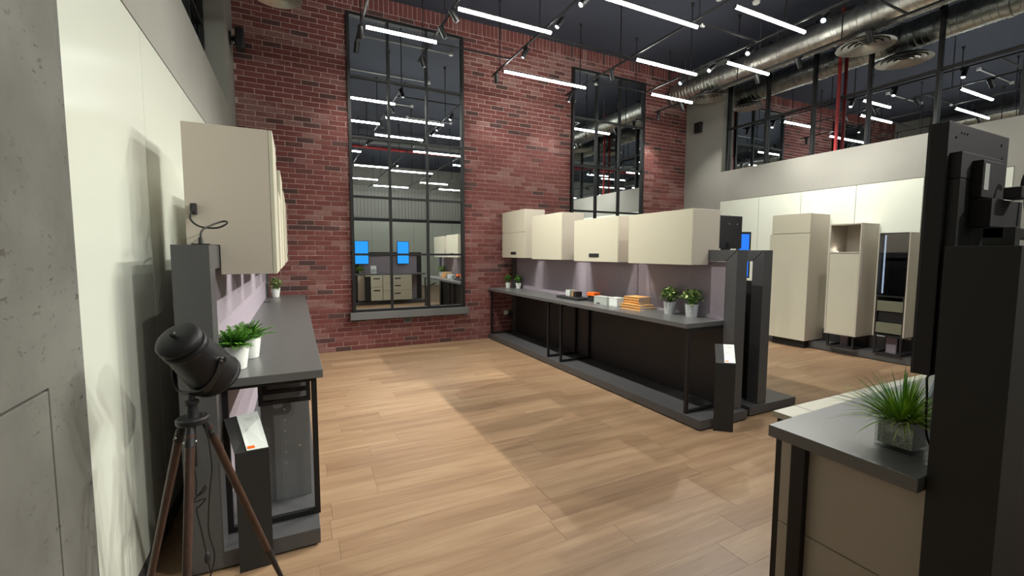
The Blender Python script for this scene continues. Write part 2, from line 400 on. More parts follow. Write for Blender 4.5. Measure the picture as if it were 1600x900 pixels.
# --- right wall ---
wr = struct('wall_right','grey plaster wall with white lower panels')
YW=6.30; WR=3.19; GX=8.0
obj('masonry', MB().box(XR+.012,XR+.4,YF,D,-.1,WR).box(XR+.012,XR+.4,YW,D,WR,ZC).box(XR+.012,XR+.4,YF,-2,WR,ZC), 'plaster', wr)
obj('plaster_band', MB().box(XR,XR+.012,YF,YW,2.60,WR).box(XR,XR+.012,YW,D,0,ZC).box(XR,XR+.012,YF,2.175,0,2.6), 'plaster', wr)
yr=[2.18,3.03,3.85,4.68,5.45,YW+.03]
yr[-1]=6.297
for a,b in zip(yr[:-1],yr[1:]): bx('wall_panel', wr, 'panel', XR,XR+.012,a+.004,b-.004,.1,2.592)
w1 = struct('window_1','long high mirrored window with black mullions in the right wall')
g=obj('window_pane', MB().box(-.005,.005,-2,YW,0,ZC-WR), 'glassmirror', w1); g.location=(GX,0,WR); g.rotation_euler=(0,math.radians(-.28),0)
for yy in (YW-.05,5.44,4.62,3.81,2.99,2.18,1.36,.55,-.27): bx('mullion', w1, 'black', GX-.055,GX-.012,yy,yy+.038,WR,ZC)
bx('mullion', w1, 'black', GX-.05,GX-.015,-2,YW,4.03,4.06)
bx('mullion', w1, 'black', GX-.05,GX-.015,-2,YW,WR,WR+.025)
# --- front wall (behind the camera, seen in the mirrors) ---
wf = struct('wall_front','white panelled wall behind the camera')
obj('masonry', MB().box(XL-.3,XR+.4,YF-.2,YF,-.1,ZC), 'plaster', wf)
for i in range(9): bx('wall_panel', wf, 'panel', XL+i*.945+.005,min(XL+(i+1)*.945,XR)-.005,YF,YF+.012,.0,2.95)
bx('dark_rail', wf, 'black', XL,XR,YF,YF+.03,2.96,3.08)
for i in range(56): bx('cladding_rib', wf, 'stripedwall', XL+.02+i*.151,XL+.02+i*.151+.135,YF,YF+.025,3.1,4.5)

# ================= MIRRORS =================
def mirror(x0,x1,z0,z1,xs,zs,label):
    t=thing('wall_mirror', label, 'mirror', (x0,D,z0), 'tall black-framed grid mirrors on the brick wall')
    cx=[x0+.02]+list(xs)+[x1-.02]; cz=[z0+.02]+list(zs)+[z1-.02]
    for i in range(len(cx)-1):
        for j in range(len(cz)-1):
            obj('mirror_pane', MB().box(cx[i]+.002,cx[i+1]-.002,D-.02,D-.012,cz[j]+.002,cz[j+1]-.002), 'mirror', t)
    obj('backing', MB().box(x0+.005,x1-.005,D-.0118,D+.004,z0+.005,z1-.005), 'black', t)
    f=MB().box(x0-.02,x0+.025,D-.06,D+.004,z0-.02,z1+.02).box(x1-.025,x1+.02,D-.06,D+.004,z0-.02,z1+.02)
    f.box(x0+.025,x1-.025,D-.06,D+.004,z1-.025,z1+.02).box(x0+.025,x1-.025,D-.06,D+.004,z0-.02,z0+.022)
    obj('frame', f, 'black', t)
    for x in xs: bx('muntin', t, 'black', x-.017,x+.017,D-.055,D-.021,z0+.022,z1-.025)
    for z in zs: bx('muntin', t, 'black', x0+.025,x1-.025,D-.05,D-.0215,z-.017,z+.017)
    return t
mirror(.80,2.60,.62,5.08,(1.385,1.99),(1.505,2.395,3.29,4.18),'tall black-framed mirror of fifteen panes above the grey sill')
mirror(4.82,6.57,.62,5.01,(5.38,5.95),(1.505,2.36,3.235,4.12),'tall black-framed mirror rising behind the island wall cabinets')
s_=bx('mirror_sill', None, 'sill', .735,2.68,D-.10,D+.004,.485,.60, bevel=.004); tag(s_,'grey ledge under the left tall mirror','sill')
t=thing('wall_socket','small grey socket plate under the mirror ledge','socket',(1.635,D,.43))
bx('plate', t, 'sill', 1.57,1.70,D-.014,D+.004,.385,.465, bevel=.003); obj('socket_insert', MB().box(1.60,1.63,D-.017,D-.013,.405,.445).box(1.645,1.675,D-.017,D-.013,.405,.445), 'black', t)

# ================= DISPLAY WALLS =================
def frame_leg(t, x0,x1,y,z0=.093,z1=.868,w=.028):
    o=MB().box(x0,x0+w,y,y+w,z0,z1).box(x1-w,x1,y,y+w,z0,z1).box(x0+w,x1-w,y,y+w,z0,z0+w).box(x0+w,x1-w,y,y+w,z1-w,z1)
    return obj('leg_frame', o, 'black', t)
ZB=.093; ZT=1.565
# left unit
lu=thing('display_wall','charcoal display wall along the left wall panels with felt back and a low plinth','display wall',(-.2,2.42,0),'charcoal display walls')
bx('plinth', lu, 'char', -.495,.073,2.415,D-.01,.012,ZB, bevel=.002); bx('plinth_recess', lu, 'black', -.48,.05,2.435,D-.02,0,.012,bevel=0)
bx('pillar', lu, 'char', -.495,-.352,2.416,2.56,ZB,ZT-.001); bx('pillar', lu, 'char', -.495,-.352,7.10,7.215,ZB,ZT-.001)
bx('header', lu, 'char', -.494,-.353,2.562,7.099,ZT-.115,ZT)
bx('felt_panel', lu, 'felt', -.395,-.38,2.562,7.099,ZB,ZT-.12)
bx('support_panel', lu, 'sill', -.205,.045,2.80,2.818,ZB,.86)
hm=MB()
for i in range(9):
    z=.18+i*.064; hm.cyl((-.085,2.8,z),(-.085,2.797,z),.004,n=8)
    if i in(3,): hm.cyl((-.01,2.8,z+.03),(-.01,2.797,z+.03),.005,n=8)
obj('dowel_hole', hm, 'chrome', lu)
frame_leg(lu,-.355,.082,2.562); frame_leg(lu,-.355,.082,5.0); frame_leg(lu,-.355,.082,7.15)
o=MB(); 
for (yy,z0,x0) in ((2.68,.70,-.205),(2.73,.745,-.185)):
    o.box(x0,x0+.022,yy,yy+.022,z0,.868).box(.03,.052,yy,yy+.022,z0,.868).box(x0+.022,.03,yy,yy+.022,z0,z0+.022)
obj('hanging_frame', o, 'black', lu)
wt=bx('worktop', None, 'top', -.378,.112,2.50,D-.004,.87,WT, bevel=.002); tag(wt,'long charcoal worktop on the left unit carrying the two ferns','worktop','charcoal worktops')
g_=obj('cable_grommet', MB().box(-.37,-.30,6.22,6.30,WT,WT+.004), 'blacks', None, .001); tag(g_,'small black cable grommet set in the far left worktop','grommet')

# island, front wall (1)
iu=thing('display_wall','charcoal island display wall with felt back facing the open floor','display wall',(3.4,2.6,0),'charcoal display walls')
bx('plinth', iu, 'char', 3.083,3.70,2.59,D-.012,.012,ZB, bevel=.002); bx('plinth_recess', iu, 'black', 3.10,3.68,2.61,D-.02,0,.012,bevel=0)
# pillar and header mitred where they meet
def mitred(t, x0,x1,y0,y1,yend,zb,zt,h, flip=1):
    y1_=y1
    p=MB().prism([(y0,zb),(y1_-.0,zb),(y1_,zt-h),(y0,zt)],'x',x0,x1)
    obj('pillar', p, 'char', t, .0015)
    q=MB().prism([(y0+.009,zt),(y1_+.006,zt-h),(yend,zt-h),(yend,zt)],'x',x0+.001,x1-.001)
    obj('header', q, 'char', t, .0015)
mitred(iu,3.55,3.69,2.65,2.765,7.10,ZB,ZT,.105)
bx('pillar', iu, 'char', 3.55,3.69,7.102,7.21,ZB,ZT)
bx('felt_panel', iu, 'felt', 3.585,3.60,2.767,7.10,WT-.04,ZT-.11)
bx('lower_panel', iu, 'dark', 3.585,3.60,2.767,7.10,ZB,WT-.042)
bx('back_panel', iu, 'dark', 3.602,3.64,2.767,7.10,ZB,ZT-.11)
for y in (2.765,4.855,5.175,7.14): frame_leg(iu,3.105,3.58,y)
wt=bx('worktop', None, 'top', 3.075,3.584,2.767,D-.004,.87,WT, bevel=.002); tag(wt,'long charcoal worktop on the island carrying books and small pots','worktop','charcoal worktops')
# island, rear wall (2)
ru=thing('display_wall','open-topped charcoal frame wall close behind the island end','display wall',(4.0,2.63,0),'charcoal display walls')
bx('plinth', ru, 'char', 3.79,4.49,2.63,6.6,.012,ZB, bevel=.002); bx('plinth_recess', ru, 'black', 3.81,4.47,2.65,6.58,0,.012,bevel=0)
mitred(ru,3.925,4.052,2.652,2.765,6.5,ZB,ZT,.105)
bx('pillar', ru, 'char', 3.925,4.052,6.502,6.6,ZB,ZT)
bx('lower_panel', ru, 'dark', 3.985,4.0,2.767,6.5,ZB,1.27)

# wall cabinets
def wall_cab(x_front, x_back, notch, y0,y1,z0,z1, label, group, doors=1, handle=None, side=1):
    # side=1: front faces -x (island); side=-1: front faces +x (left unit)
    s=side; t=thing('wall_cabinet', label, 'cabinet', ((x_front+x_back)/2,y0,z0), group)
    f=x_front+s*.02
    poly=[(f,z0),(notch,z0),(notch,ZT+.004),(x_back,ZT+.004),(x_back,z1),(f,z1)]
    obj('body', MB().prism(poly,'y',y0+.001,y1-.001), 'creamside', t, .0015)
    g=.002
    if doors==1: zs=[(z0,z1)]
    else: zs=[(z0,(z0+z1)/2+.03-g),((z0+z1)/2+.03+g,z1)]
    for a,b in zs:
        d=bx('door', t, 'cream', x_front,f-s*.0015,y0,y1,a,b)
        if handle and a==z0:
            hy,hw=handle; obj('handle', MB().box(x_front-s*.004,x_front+s*.004,hy-hw/2,hy+hw/2,z0+.055,z0+.10), 'blacks', d, .001)
    return t
G1='cream wall cabinets on the island'; G2='cream wall cabinets on the left unit'
wall_cab(3.32,3.69,3.548,2.955,3.825,1.425,1.95,'wide low cream wall cabinet nearest the island end, no handle',G1)
wall_cab(3.32,3.69,3.548,4.01,4.89,1.43,1.96,'cream wall cabinet with black handle above the orange and grey samples',G1,handle=(4.455,.20))
wall_cab(3.32,3.69,3.548,5.197,6.055,1.44,2.10,'plain square cream wall cabinet second from the brick wall',G1)
wall_cab(3.32,3.69,3.548,6.29,7.145,1.455,2.24,'tallest cream wall cabinet with two stacked doors beside the brick',G1,doors=2,handle=(6.70,.20))
wall_cab(-.091,-.49,-.349,2.729,3.20,1.415,2.18,'nearest cream wall cabinet on the left with a black cable plug in its side',G2,side=-1)
wall_cab(-.091,-.49,-.349,3.42,3.98,1.415,1.95,'low cream wall cabinet just behind the nearest one on the left',G2,side=-1)
wall_cab(-.091,-.49,-.349,4.12,4.78,1.415,2.20,'third cream wall cabinet on the left, its top edge stepping above',G2,side=-1)
wall_cab(-.091,-.49,-.349,5.20,5.88,1.42,2.17,'fourth cream wall cabinet from the lamp along the left unit',G2,side=-1)
wall_cab(-.091,-.49,-.349,6.15,6.90,1.42,2.16,'farthest cream wall cabinet on the left with a small black handle',G2,side=-1,handle=(6.5,.16))
# cable
t=thing('power_cable','black cable looping from a plug in the cabinet side to the left display wall top','cable',(-.4,2.5,ZT))
obj('plug', MB().box(-.462,-.438,2.69,2.728,1.72,1.775).box(-.458,-.442,2.66,2.69,1.73,1.765), 'blacks', t, .003)
obj('wire', MB().tube(curve([(-.452,2.665,1.735),(-.45,2.62,1.69),(-.41,2.60,1.655),(-.345,2.60,1.65),(-.305,2.60,1.668),(-.30,2.61,1.682),(-.325,2.63,1.683),(-.365,2.58,1.66),(-.392,2.52,1.63),(-.395,2.5,1.575)],8),.0045), 'black', t)
obj('gland', MB().cyl((-.395,2.5,ZT),(-.395,2.5,ZT+.035),.012,.008).box(-.43,-.36,2.485,2.515,ZT,ZT+.006), 'black', t)

# ================= RIGHT WALL TALL UNITS =================
pb=thing('low_platform','charcoal low platform along the right wall under the tall cabinets','platform',(7.6,2.5,0))
bx('platform_body', pb, 'char', 7.51,XR-.001,1.6,5.2,.012,.11, bevel=.002); bx('platform_recess', pb, 'black', 7.53,XR-.001,1.62,5.18,0,.012,bevel=0)
t=thing('tall_cabinet','widest tall cream cabinet with a separate top box by the right wall','cabinet',(7.5,4.17,.13),'tall display cabinets')
bx('body', t, 'creamside', 7.335,XR-.001,4.20,4.82,.13,2.175); 
bx('door', t, 'cream', 7.312,7.333,4.20,4.85,.13,1.860); bx('door', t, 'cream', 7.312,7.333,4.20,4.82,1.868,2.18)
obj('recessed_foot', MB().box(7.40,7.8,4.25,4.78,.1105,.13).box(7.40,7.505,4.25,4.78,0,.1105), 'black', t)
t=thing('tall_cabinet','middle tall cream cabinet with an open lit niche at the top','cabinet',(7.5,3.52,.32),'tall display cabinets')
f=7.37; y0,y1,z0,z1=3.515,3.945,.31,1.985
o=MB().box(f,XR-.001,y0,y0+.018,z0,z1).box(f,XR-.001,y1-.018,y1,z0,z1).box(f,XR-.001,y0+.018,y1-.018,z1-.018,z1).box(f,XR-.001,y0+.018,y1-.018,z0,z0+.018).box(XR-.02,XR-.001,y0+.018,y1-.018,z0+.018,z1-.018).box(f,XR-.02,y0+.018,y1-.018,1.545,1.565)
obj('body', o, 'creamside', t); bx('door', t, 'cream', f+.003,f+.02,y0+.021,y1-.021,z0+.02,1.54)
ld=bpy.data.lights.new('niche_lamp','POINT'); ld.energy=.25; ld.shadow_soft_size=.02; ld.color=(1,.93,.82); lo=bpy.data.objects.new('lamp',ld); C.objects.link(lo); lo.parent=t; lo.location=Vector((7.50,3.88,1.60))-Vector(t.location)
obj('niche_light', MB().cyl((7.52,3.90,1.566),(7.52,3.90,1.572),.014), 'leddot', t)
o=MB()
for yy in (y0+.03,y1-.055):
    o.box(f+.02,f+.045,yy,yy+.025,.111,z0).box(7.78,7.805,yy,yy+.025,.111,z0)
o.box(f+.02,f+.045,y0+.055,y1-.055,.111,.135).box(7.78,7.805,y0+.055,y1-.055,.111,.135).box(f+.045,7.78,y0+.03,y0+.055,.111,.135).box(f+.045,7.78,y1-.055,y1-.03,.111,.135)
obj('stand_frame', o, 'black', t)
t=thing('tall_cabinet','dark glass-fronted tall cabinet with an LED strip and two olive drawers','cabinet',(7.6,2.95,.37),'tall display cabinets')
f=7.45; y0,y1,z0,z1=2.975,3.345,.38,1.83
bx('side_panel', t, 'creamside', f,XR-.001,y0,y0+.018,z0,z1); bx('side_panel', t, 'creamside', f+.01,XR-.001,y1-.018,y1,z0,z1)
bx('back', t, 'dark', XR-.02,XR-.001,y0+.018,y1-.018,z0,z1); 
for q in ((f,XR-.02,y0+.018,y1-.018,z0,z0+.018),(f,XR-.02,y0+.018,y1-.018,z1-.018,z1),(f,XR-.02,y0+.018,y1-.018,.93,.95),(f,f+.02,y0+.018,y0+.04,z0+.018,.93),(f,f+.02,y1-.04,y1-.018,z0+.018,.93)):
    obj('carcass_panel', MB().box(*q), 'black', t)
for z in (1.16,1.36,1.56): obj('shelf', MB().box(f+.05,XR-.02,y0+.018,y1-.018,z,z+.008), 'smoked', t)
obj('led_strip', MB().box(f+.02,f+.032,y1-.085,y1-.070,.98,z1-.03), 'ledstrip', t)
obj('glass_door', MB().box(f-.003,f+.003,y0+.018,y1-.018,.955,z1-.002), 'smoked', t)
for za in (.56-.14,.73): 
    d=bx('drawer', t, 'olive', f-.004,f+.02,y0+.03,y1-.04,za,za+.145)
obj('drawer_gap', MB().box(f+.03,f+.04,y0+.03,y1-.03,.56,.73), 'black', t)
o=MB()
for yy in (y0+.02,y1-.045):
    o.box(f+.0,f+.025,yy,yy+.025,.111,z0).box(7.78,7.805,yy,yy+.025,.111,z0)
o.box(f,f+.025,y0+.045,y1-.045,.111,.135)
for yy in (y0+.02,y1-.045): o.box(f+.025,7.78,yy,yy+.025,.111,.135)
obj('stand_frame', o, 'black', t)
bx('back_panel', pb, 'dark', 7.80,XR-.001,2.2,4.19,.111,.305,bevel=0)
bx('storage_box', None, 'felt', 7.66,7.70,3.14,3.26,.111,.34); tag(bpy.data.objects[C.objects[-1].name],'lilac-grey felt block tucked under the dark glass cabinet','box')
bx('storage_box', None, 'felt', 7.66,7.70,3.76,3.86,.111,.28); tag(bpy.data.objects[C.objects[-1].name],'lilac-grey felt block tucked under the middle cream cabinet','box')

# ================= FOREGROUND RIGHT COUNTER =================
rc=thing('display_wall','near charcoal display wall at the right edge of the picture, plain end pillar','display wall',(1.6,.5,0),'charcoal display walls')
bx('plinth', rc, 'char', 1.56,3.60,.42,1.02,.012,ZB); bx('plinth_recess', rc, 'black', 1.58,3.58,.44,1.0,0,.012,bevel=0)
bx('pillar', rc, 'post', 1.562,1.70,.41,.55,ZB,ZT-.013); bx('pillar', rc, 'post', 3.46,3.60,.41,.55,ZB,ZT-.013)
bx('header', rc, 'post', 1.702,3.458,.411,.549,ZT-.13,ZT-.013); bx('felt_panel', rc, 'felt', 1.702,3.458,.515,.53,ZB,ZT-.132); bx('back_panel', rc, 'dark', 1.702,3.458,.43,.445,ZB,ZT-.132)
a=math.radians(2.2)
ww=MB().add([(1.527,.987,WT),(1.520,.30+.252,WT),(3.60,.552,WT),(3.60,1.05,WT)],[(0,1,2,3)]); ww=MB().prism([(1.527,.984),(1.521,.552),(3.60,.552),(3.60,1.06)],'z',.87,WT)
wt=obj('worktop', ww, 'top', None, .002); tag(wt,'charcoal worktop in the right foreground under the glass vase','worktop','charcoal worktops')
bx('post', rc, 'black', 1.583,1.611,.885,.933,ZB,.869)
GB='cream base cabinets of the near counter'
def base_cab(x0,x1,label,fr):
    t=thing('base_cabinet',label,'cabinet',(x0,.6,.13),GB)
    bx('body', t, 'creamside', x0,x1,.56,.97,.125,.868)
    for (a,b,c,d_,h) in fr:
        if h=='niche': obj('open_niche', MB().box(a+.002,b-.002,.972,1.125,c+.002,d_-.002), 'black', t)
        else:
            d=bx('drawer', t, 'cream', a+.0015,b-.0015,.972,1.145,c+.0015,d_-.0015)
            if h: obj('handle', MB().box((a+b)/2-.09,(a+b)/2+.09,1.143,1.15,d_-.11,d_-.075), 'blacks', d, .001)
    return t
c1=base_cab(1.63,2.285,'cream base cabinet at the counter end with a large side panel',[(1.80,1.95,.13,.86,'niche'),(1.95,2.285,.13,.52,1),(1.95,2.285,.523,.868,1),(1.80,1.948,.84,.868,0)])
bx('end_panel', c1, 'creamside', 1.612,1.6285,.56,.985,.525,.868); bx('end_panel', c1, 'creamside', 1.612,1.6285,.56,.985,.125,.521)
base_cab(2.295,3.15,'cream base cabinet of three drawers, second along the near counter',[(2.295,3.15,.13,.42,1),(2.295,3.15,.423,.65,1),(2.295,3.15,.653,.868,1)])
# televisions
def tv(name,label,x0,x1,y0,y1,z0,z1,scr,extra=None):
    t=thing(name,label,'television',((x0+x1)/2,y0,z0),'portrait wall screens')
    bx('casing', t, 'screenback', x0,x1,y0,y1-.008,z0,z1, bevel=.002)
    o=MB().box(x0,x1,y1-.008,y1,z0,z0+.012).box(x0,x1,y1-.008,y1,z1-.012,z1).box(x0,x0+.012,y1-.008,y1,z0+.012,z1-.012).box(x1-.012,x1,y1-.008,y1,z0+.012,z1-.012)
    obj('bezel', o, 'blacks', t); obj('screen', MB().box(x0+.012,x1-.012,y1-.008,y1-.004,z0+.012,z1-.012), scr, t)
    return t
t=tv('television','large black portrait screen seen from behind at the right edge',1.585,1.985,.568,.612,1.19,1.888,'bluebright')
o=MB().box(1.60,1.72,.543,.568,1.20,1.733)
obj('mount_rail', o, 'black', t, .001)
bx('electronics_box', t, 'screenback', 1.60,1.87,.543,.568,1.735,1.805,bevel=.002)
bx('electronics_box', t, 'screenback', 1.665,1.80,.52,.543,1.685,1.785,bevel=.002)
bx('electronics_box', t, 'screenback', 1.67,1.88,.50,.543,1.605,1.680,bevel=.002)
bx('rating_label', t, 'ink', 1.672,1.700,.5185,.52,1.705,1.775,bevel=0)
for (xx,zz,r_) in ((1.66,1.865,.0025),(1.678,1.865,.0025),(1.696,1.865,.0025),(1.63,1.85,.004),(1.94,1.82,.004),(1.93,1.86,.004)):
    obj('screw', MB().cyl((xx,.568,zz),(xx,.566,zz),r_,n=8), 'black', t)
t=thing('wall_bracket','black metal arm bracket carrying cables behind the right-hand screen','bracket',(1.66,.50,ZT))
obj('arm', MB().box(1.625,1.95,.46,.50,1.572,1.60).box(1.625,1.66,.44,.50,ZT-.013,1.60), 'black', t, .002); bx('connector', t, 'blacks', 1.735,1.80,.465,.50,1.68,1.712,bevel=.003)
obj('wire', MB().tube(curve([(1.79,.48,1.71),(1.80,.48,1.74),(1.825,.475,1.775),(1.87,.46,1.79)],8),.0045), 'black', t)
obj('wire', MB().tube(curve([(1.90,.49,1.80),(1.875,.49,1.73),(1.865,.49,1.67),(1.88,.48,1.62),(1.93,.47,1.60)],8),.0045), 'black', t)
obj('wire', MB().tube(curve([(1.60,.575,1.19),(1.63,.59,1.17),(1.665,.60,1.12),(1.68,.60,1.0),(1.70,.585,.93)],8),.003), 'black', t)
tv('television','second portrait screen on the near counter, seen lit blue in the mirror',2.83,3.20,.568,.612,1.19,1.888,'bluebright')
for (x0,x1) in ((1.7,1.9),(2.9,3.1)):
    pass
bx('screen_mount', rc, 'black', 2.93,3.10,.552,.568,1.25,1.80)
# tv behind the island
t=thing('television','black screen back with two screws standing above the island frames','television',(4.06,3.14,1.6),'portrait wall screens')
bx('casing', t, 'screenback', 3.86,4.262,3.14,3.175,1.585,1.925,bevel=.003)
obj('screw', MB().cyl((4.06,3.14,1.84),(4.06,3.136,1.84),.008), 'steel', t); obj('screw', MB().cyl((4.18,3.14,1.84),(4.18,3.136,1.84),.008), 'steel', t)
obj('mount', MB().box(4.03,4.052,3.11,3.14,ZT,1.65).box(3.94,4.04,3.10,3.14,ZT,1.585), 'black', t, .001)
bx('screen', t, 'blacks', 3.87,4.252,3.175,3.178,1.595,1.915, bevel=0)
t=thing('television','small blue-lit screen showing past the black one above the island','television',(6.32,4.62,0),'portrait wall screens')
ca,sa=math.cos(math.radians(-15)),math.sin(math.radians(-15))
def rotbox(mb,cx,cy,x0,x1,y0,y1,z0,z1):
    m=MB().box(x0,x1,y0,y1,z0,z1); vs=[(cx+vx*ca-vy*sa,cy+vx*sa+vy*ca,vz) for vx,vy,vz in m.v]; mb.add(vs,m.f); return mb
obj('casing', rotbox(MB(),6.345,4.6,-.13,.10,.01,.05,1.15,1.875), 'screenback', t, .003); obj('screen', rotbox(MB(),6.345,4.6,-.108,.065,.004,.010,1.17,1.84), 'blue', t)
obj('stand_post', rotbox(rotbox(MB(),6.345,4.6,-.03,.03,.05,.09,.02,1.6),6.345,4.6,-.2,.2,-.12,.25,0,.02), 'black', t)

# ================= LIGHTS IN THE ROOM =================
ZL=4.30
def tube(x0,x1,y,label,group='white LED tube lights'):
    t=thing('tube_light',label,'light',(x0,y,ZL),group)
    obj('diffuser', MB().cyl((x0+.01,y,ZL),(x1-.01,y,ZL),.019,n=12), 'tube', t)
    o=MB().box(x0+.02,x1-.02,y-.008,y+.008,ZL+.0195,ZL+.035).cyl((x0-.004,y,ZL),(x0+.01,y,ZL),.021).cyl((x1-.01,y,ZL),(x1+.004,y,ZL),.021)
    obj('housing', o, 'black', t)
    o=MB()
    for x in (x0+.07,x1-.07): o.box(x-.006,x+.006,y-.006,y+.006,ZL+.035,ZL+.07)
    obj('bracket', o, 'chrome', t)
    return t
tube(.86,1.77,5.86,'tube light hanging across the top of the left tall mirror')
tube(1.74,2.99,4.97,'tube light second from the left at the top, before the soldier bricks')
tube(2.94,4.47,6.30,'tube light hanging between the two tall mirrors, longest-looking')
tube(2.98,4.52,4.05,'tube light cut by the top edge in the middle of the picture')
tube(4.46,5.68,5.08,'tube light above the upper right corner of the right tall mirror')
tube(4.52,5.82,3.54,'tube light at the top edge nearest the spiral duct')
tube(5.70,6.66,4.57,'tube light hanging just in front of the spiral duct')
tube(5.64,6.65,6.02,'tube light close to the corner of brick and grey wall')
RG='rear tube lights seen only in the mirrors'
for (a,b,y) in ((.86,1.73,4.42),(1.76,2.92,3.50),(2.98,4.42,2.2),(.86,1.72,1.5),(4.5,5.65,2.3),(4.5,5.65,.9),(2.98,4.42,-.9),(1.76,2.92,-.5),(5.7,6.65,1.4),(5.7,6.65,-1.2),(.86,1.72,-2.2),(4.5,5.65,-3.0),(1.76,2.92,-3.1),(2.98,4.42,-4.6),(.86,1.72,-5.2),(5.7,6.65,-4.4)):
    tube(a,b,y,'LED tube light of the rows behind the viewpoint, seen only in the mirrors',RG)
TX=[.83,1.75,2.95,4.49,5.68,6.64]
ZTK=ZL+.075
tl=['black track running to the left tall mirror','second black track from the left with two cylinder spots','third black track from the left, ending between the mirrors','fourth black track, crossing in front of the right mirror','black track nearest the corner, carrying four lit spots','rightmost black track alongside the spiral duct']
tend=[6.6,6.75,6.75,6.95,6.2,6.95]
for i,x in enumerate(TX):
    t=thing('lighting_track',tl[i],'track',(x,tend[i],ZTK),'black lighting tracks')
    obj('rail', MB().box(x-.012,x+.012,-5.8,tend[i],ZTK,ZTK+.022), 'black', t)
    ry=[6.5,5.45,4.0,2.4,.8,-.8,-2.4,-4.2] if i%2 else [6.45,5.2,3.7,2.2,.6,-1,-2.6,-4.4]
    if i==5: ry=[6.58,5.1,3.55,2.0,.4,-1,-2.6]
    if i==0: ry=[6.0,4.5,3,1.4,0,-2,-4]
    for y in ry:
        obj('rod', MB().cyl((x,y,ZTK+.0225),(x,y,ZC-.03),.008,n=8).cyl((x,y,ZC-.06),(x,y,ZC),.012,.028,n=10), 'black', t)
xb=[(1.75,2.95,6.06,'black cross bar over the left mirror edge between two tracks'),(2.95,4.49,5.22,'black cross bar in front of the soldier bricks'),(4.49,5.68,6.2,'black cross bar across the right mirror'),(4.49,5.68,4.08,'black cross bar beside the middle tube light at the top'),(5.68,6.64,2.84,'black cross bar before the spiral duct at the top right')]
for a,b,y,l in xb:
    tag(obj('cross_bar', MB().box(a+.0125,b-.0125,y-.01,y+.01,ZTK+.001,ZTK+.021), 'black'), l, 'bar', 'black cross bars between tracks')
for (x,y,l) in ((4.62,4.07,'white end cap beside the middle top tube light'),(4.60,6.2,'white end cap beside the tube light before the right mirror')):
    tag(obj('end_cap', MB().cyl((x-.02,y,ZTK-.03),(x+.03,y,ZTK-.03),.016).box(x-.005,x+.005,y-.005,y+.005,ZTK-.015,ZTK), 'whitep', None), l, 'cap')
def spot(x,y,dirv,label,lens='lens',power=1.0,size=76,L=.15,r=.032):
    t=thing('track_spotlight',label,'spotlight',(x,y,ZTK),'black track spotlights')
    d=Vector(dirv).normalized(); p=Vector((x,y,ZTK-.075))
    obj('adapter', MB().box(x-.012,x+.012,y-.05,y+.05,ZTK-.028,ZTK-.0005).box(x-.005,x+.005,y-.005,y+.005,ZTK-.06,ZTK-.028), 'black', t, .001)
    obj('head', MB().lathe([(0,-L*.45),(r*.92,-L*.45),(r,-L*.4),(r,L*.55),(r*.86,L*.55),(r*.8,L*.42)],p,d,20), 'black', t)
    obj('lens', MB().lathe([(0,L*.44),(r*.79,L*.44)],p,d,20), lens, t)
    ld=bpy.data.lights.new('spot_lamp','SPOT'); ld.energy=SPOT*power; ld.spot_size=math.radians(size); ld.spot_blend=1.0; ld.shadow_soft_size=.02
    ld.color=(1,.97,.90)
    lo=bpy.data.objects.new('lamp', ld); C.objects.link(lo); lo.parent=t
    lo.location=p+d*(L*.6)-Vector(t.location); lo.rotation_euler=d.to_track_quat('-Z','Y').to_euler()
    return t
LX='lens'
spot(.83,6.0,(.15,.8,-1),'spotlight at the top left corner of the left mirror',power=.1)
spot(.83,6.45,(-.1,.5,-1),'spotlight lower on the first track before the left mirror',power=.1)
spot(1.75,5.55,(1,.1,-1.5),'cylinder spotlight at the right end of the tube over the left mirror',power=1.1)
spot(1.75,5.12,(1,-.1,-1.5),'cylinder spotlight against the bricks left of the second tube',power=1.0)
spot(1.75,6.5,(.3,.1,-1),'cylinder spotlight hanging in front of the left mirror middle',power=.4)
spot(2.95,4.70,(-.7,.1,-1),'spotlight with lit lens at the right end of the second tube','lens',.8)
spot(2.95,5.60,(-.5,.2,-1),'spotlight on the third track pointing left, lens lit','lens',.8)
spot(2.95,6.58,(.25,.55,-1),'small dark spotlight at the far end of the third track',power=.08)
spot(4.49,5.65,(.35,.1,-1),'dark spotlight hanging over the right mirror top',power=.4)
spot(4.49,6.80,(-.30,.14,-1),'dark spotlight left of the right mirror',power=.22)
spot(5.68,5.35,(-1,.0,-.85),'lit spotlight near the duct end by the corner','lens_cool',2.0,66)
spot(5.68,4.80,(-1,.0,-.85),'lit spotlight directly above the round vent by the corner','lens_cool',2.0,66)
spot(5.68,4.18,(-1,-.1,-.8),'lit spotlight above the tube that crosses the duct','lens',2.0,66)
spot(5.68,3.22,(-1,-.1,-.85),'blue-white lit spotlight nearest the top right tube','lens_cool',1.7,54)
spot(6.64,6.85,(.05,.14,-1),'dark spotlight at the end of the short bar by the brick corner',power=.28)
spot(6.64,6.25,(.55,0,-1),'dark spotlight right of the corner tube, against brick',power=.4)
spot(6.64,4.75,(.55,0,-1),'dark spotlight under the duct edge left of the tall glass',power=.75)
spot(6.64,4.1,(.55,0,-1),'dark spotlight hanging under the duct before the first mullions',power=.75)
spot(6.64,3.22,(.55,0,-1),'dark spotlight hanging in front of the large round vent',power=.75)
RS='rear spotlights seen only in the mirrors'
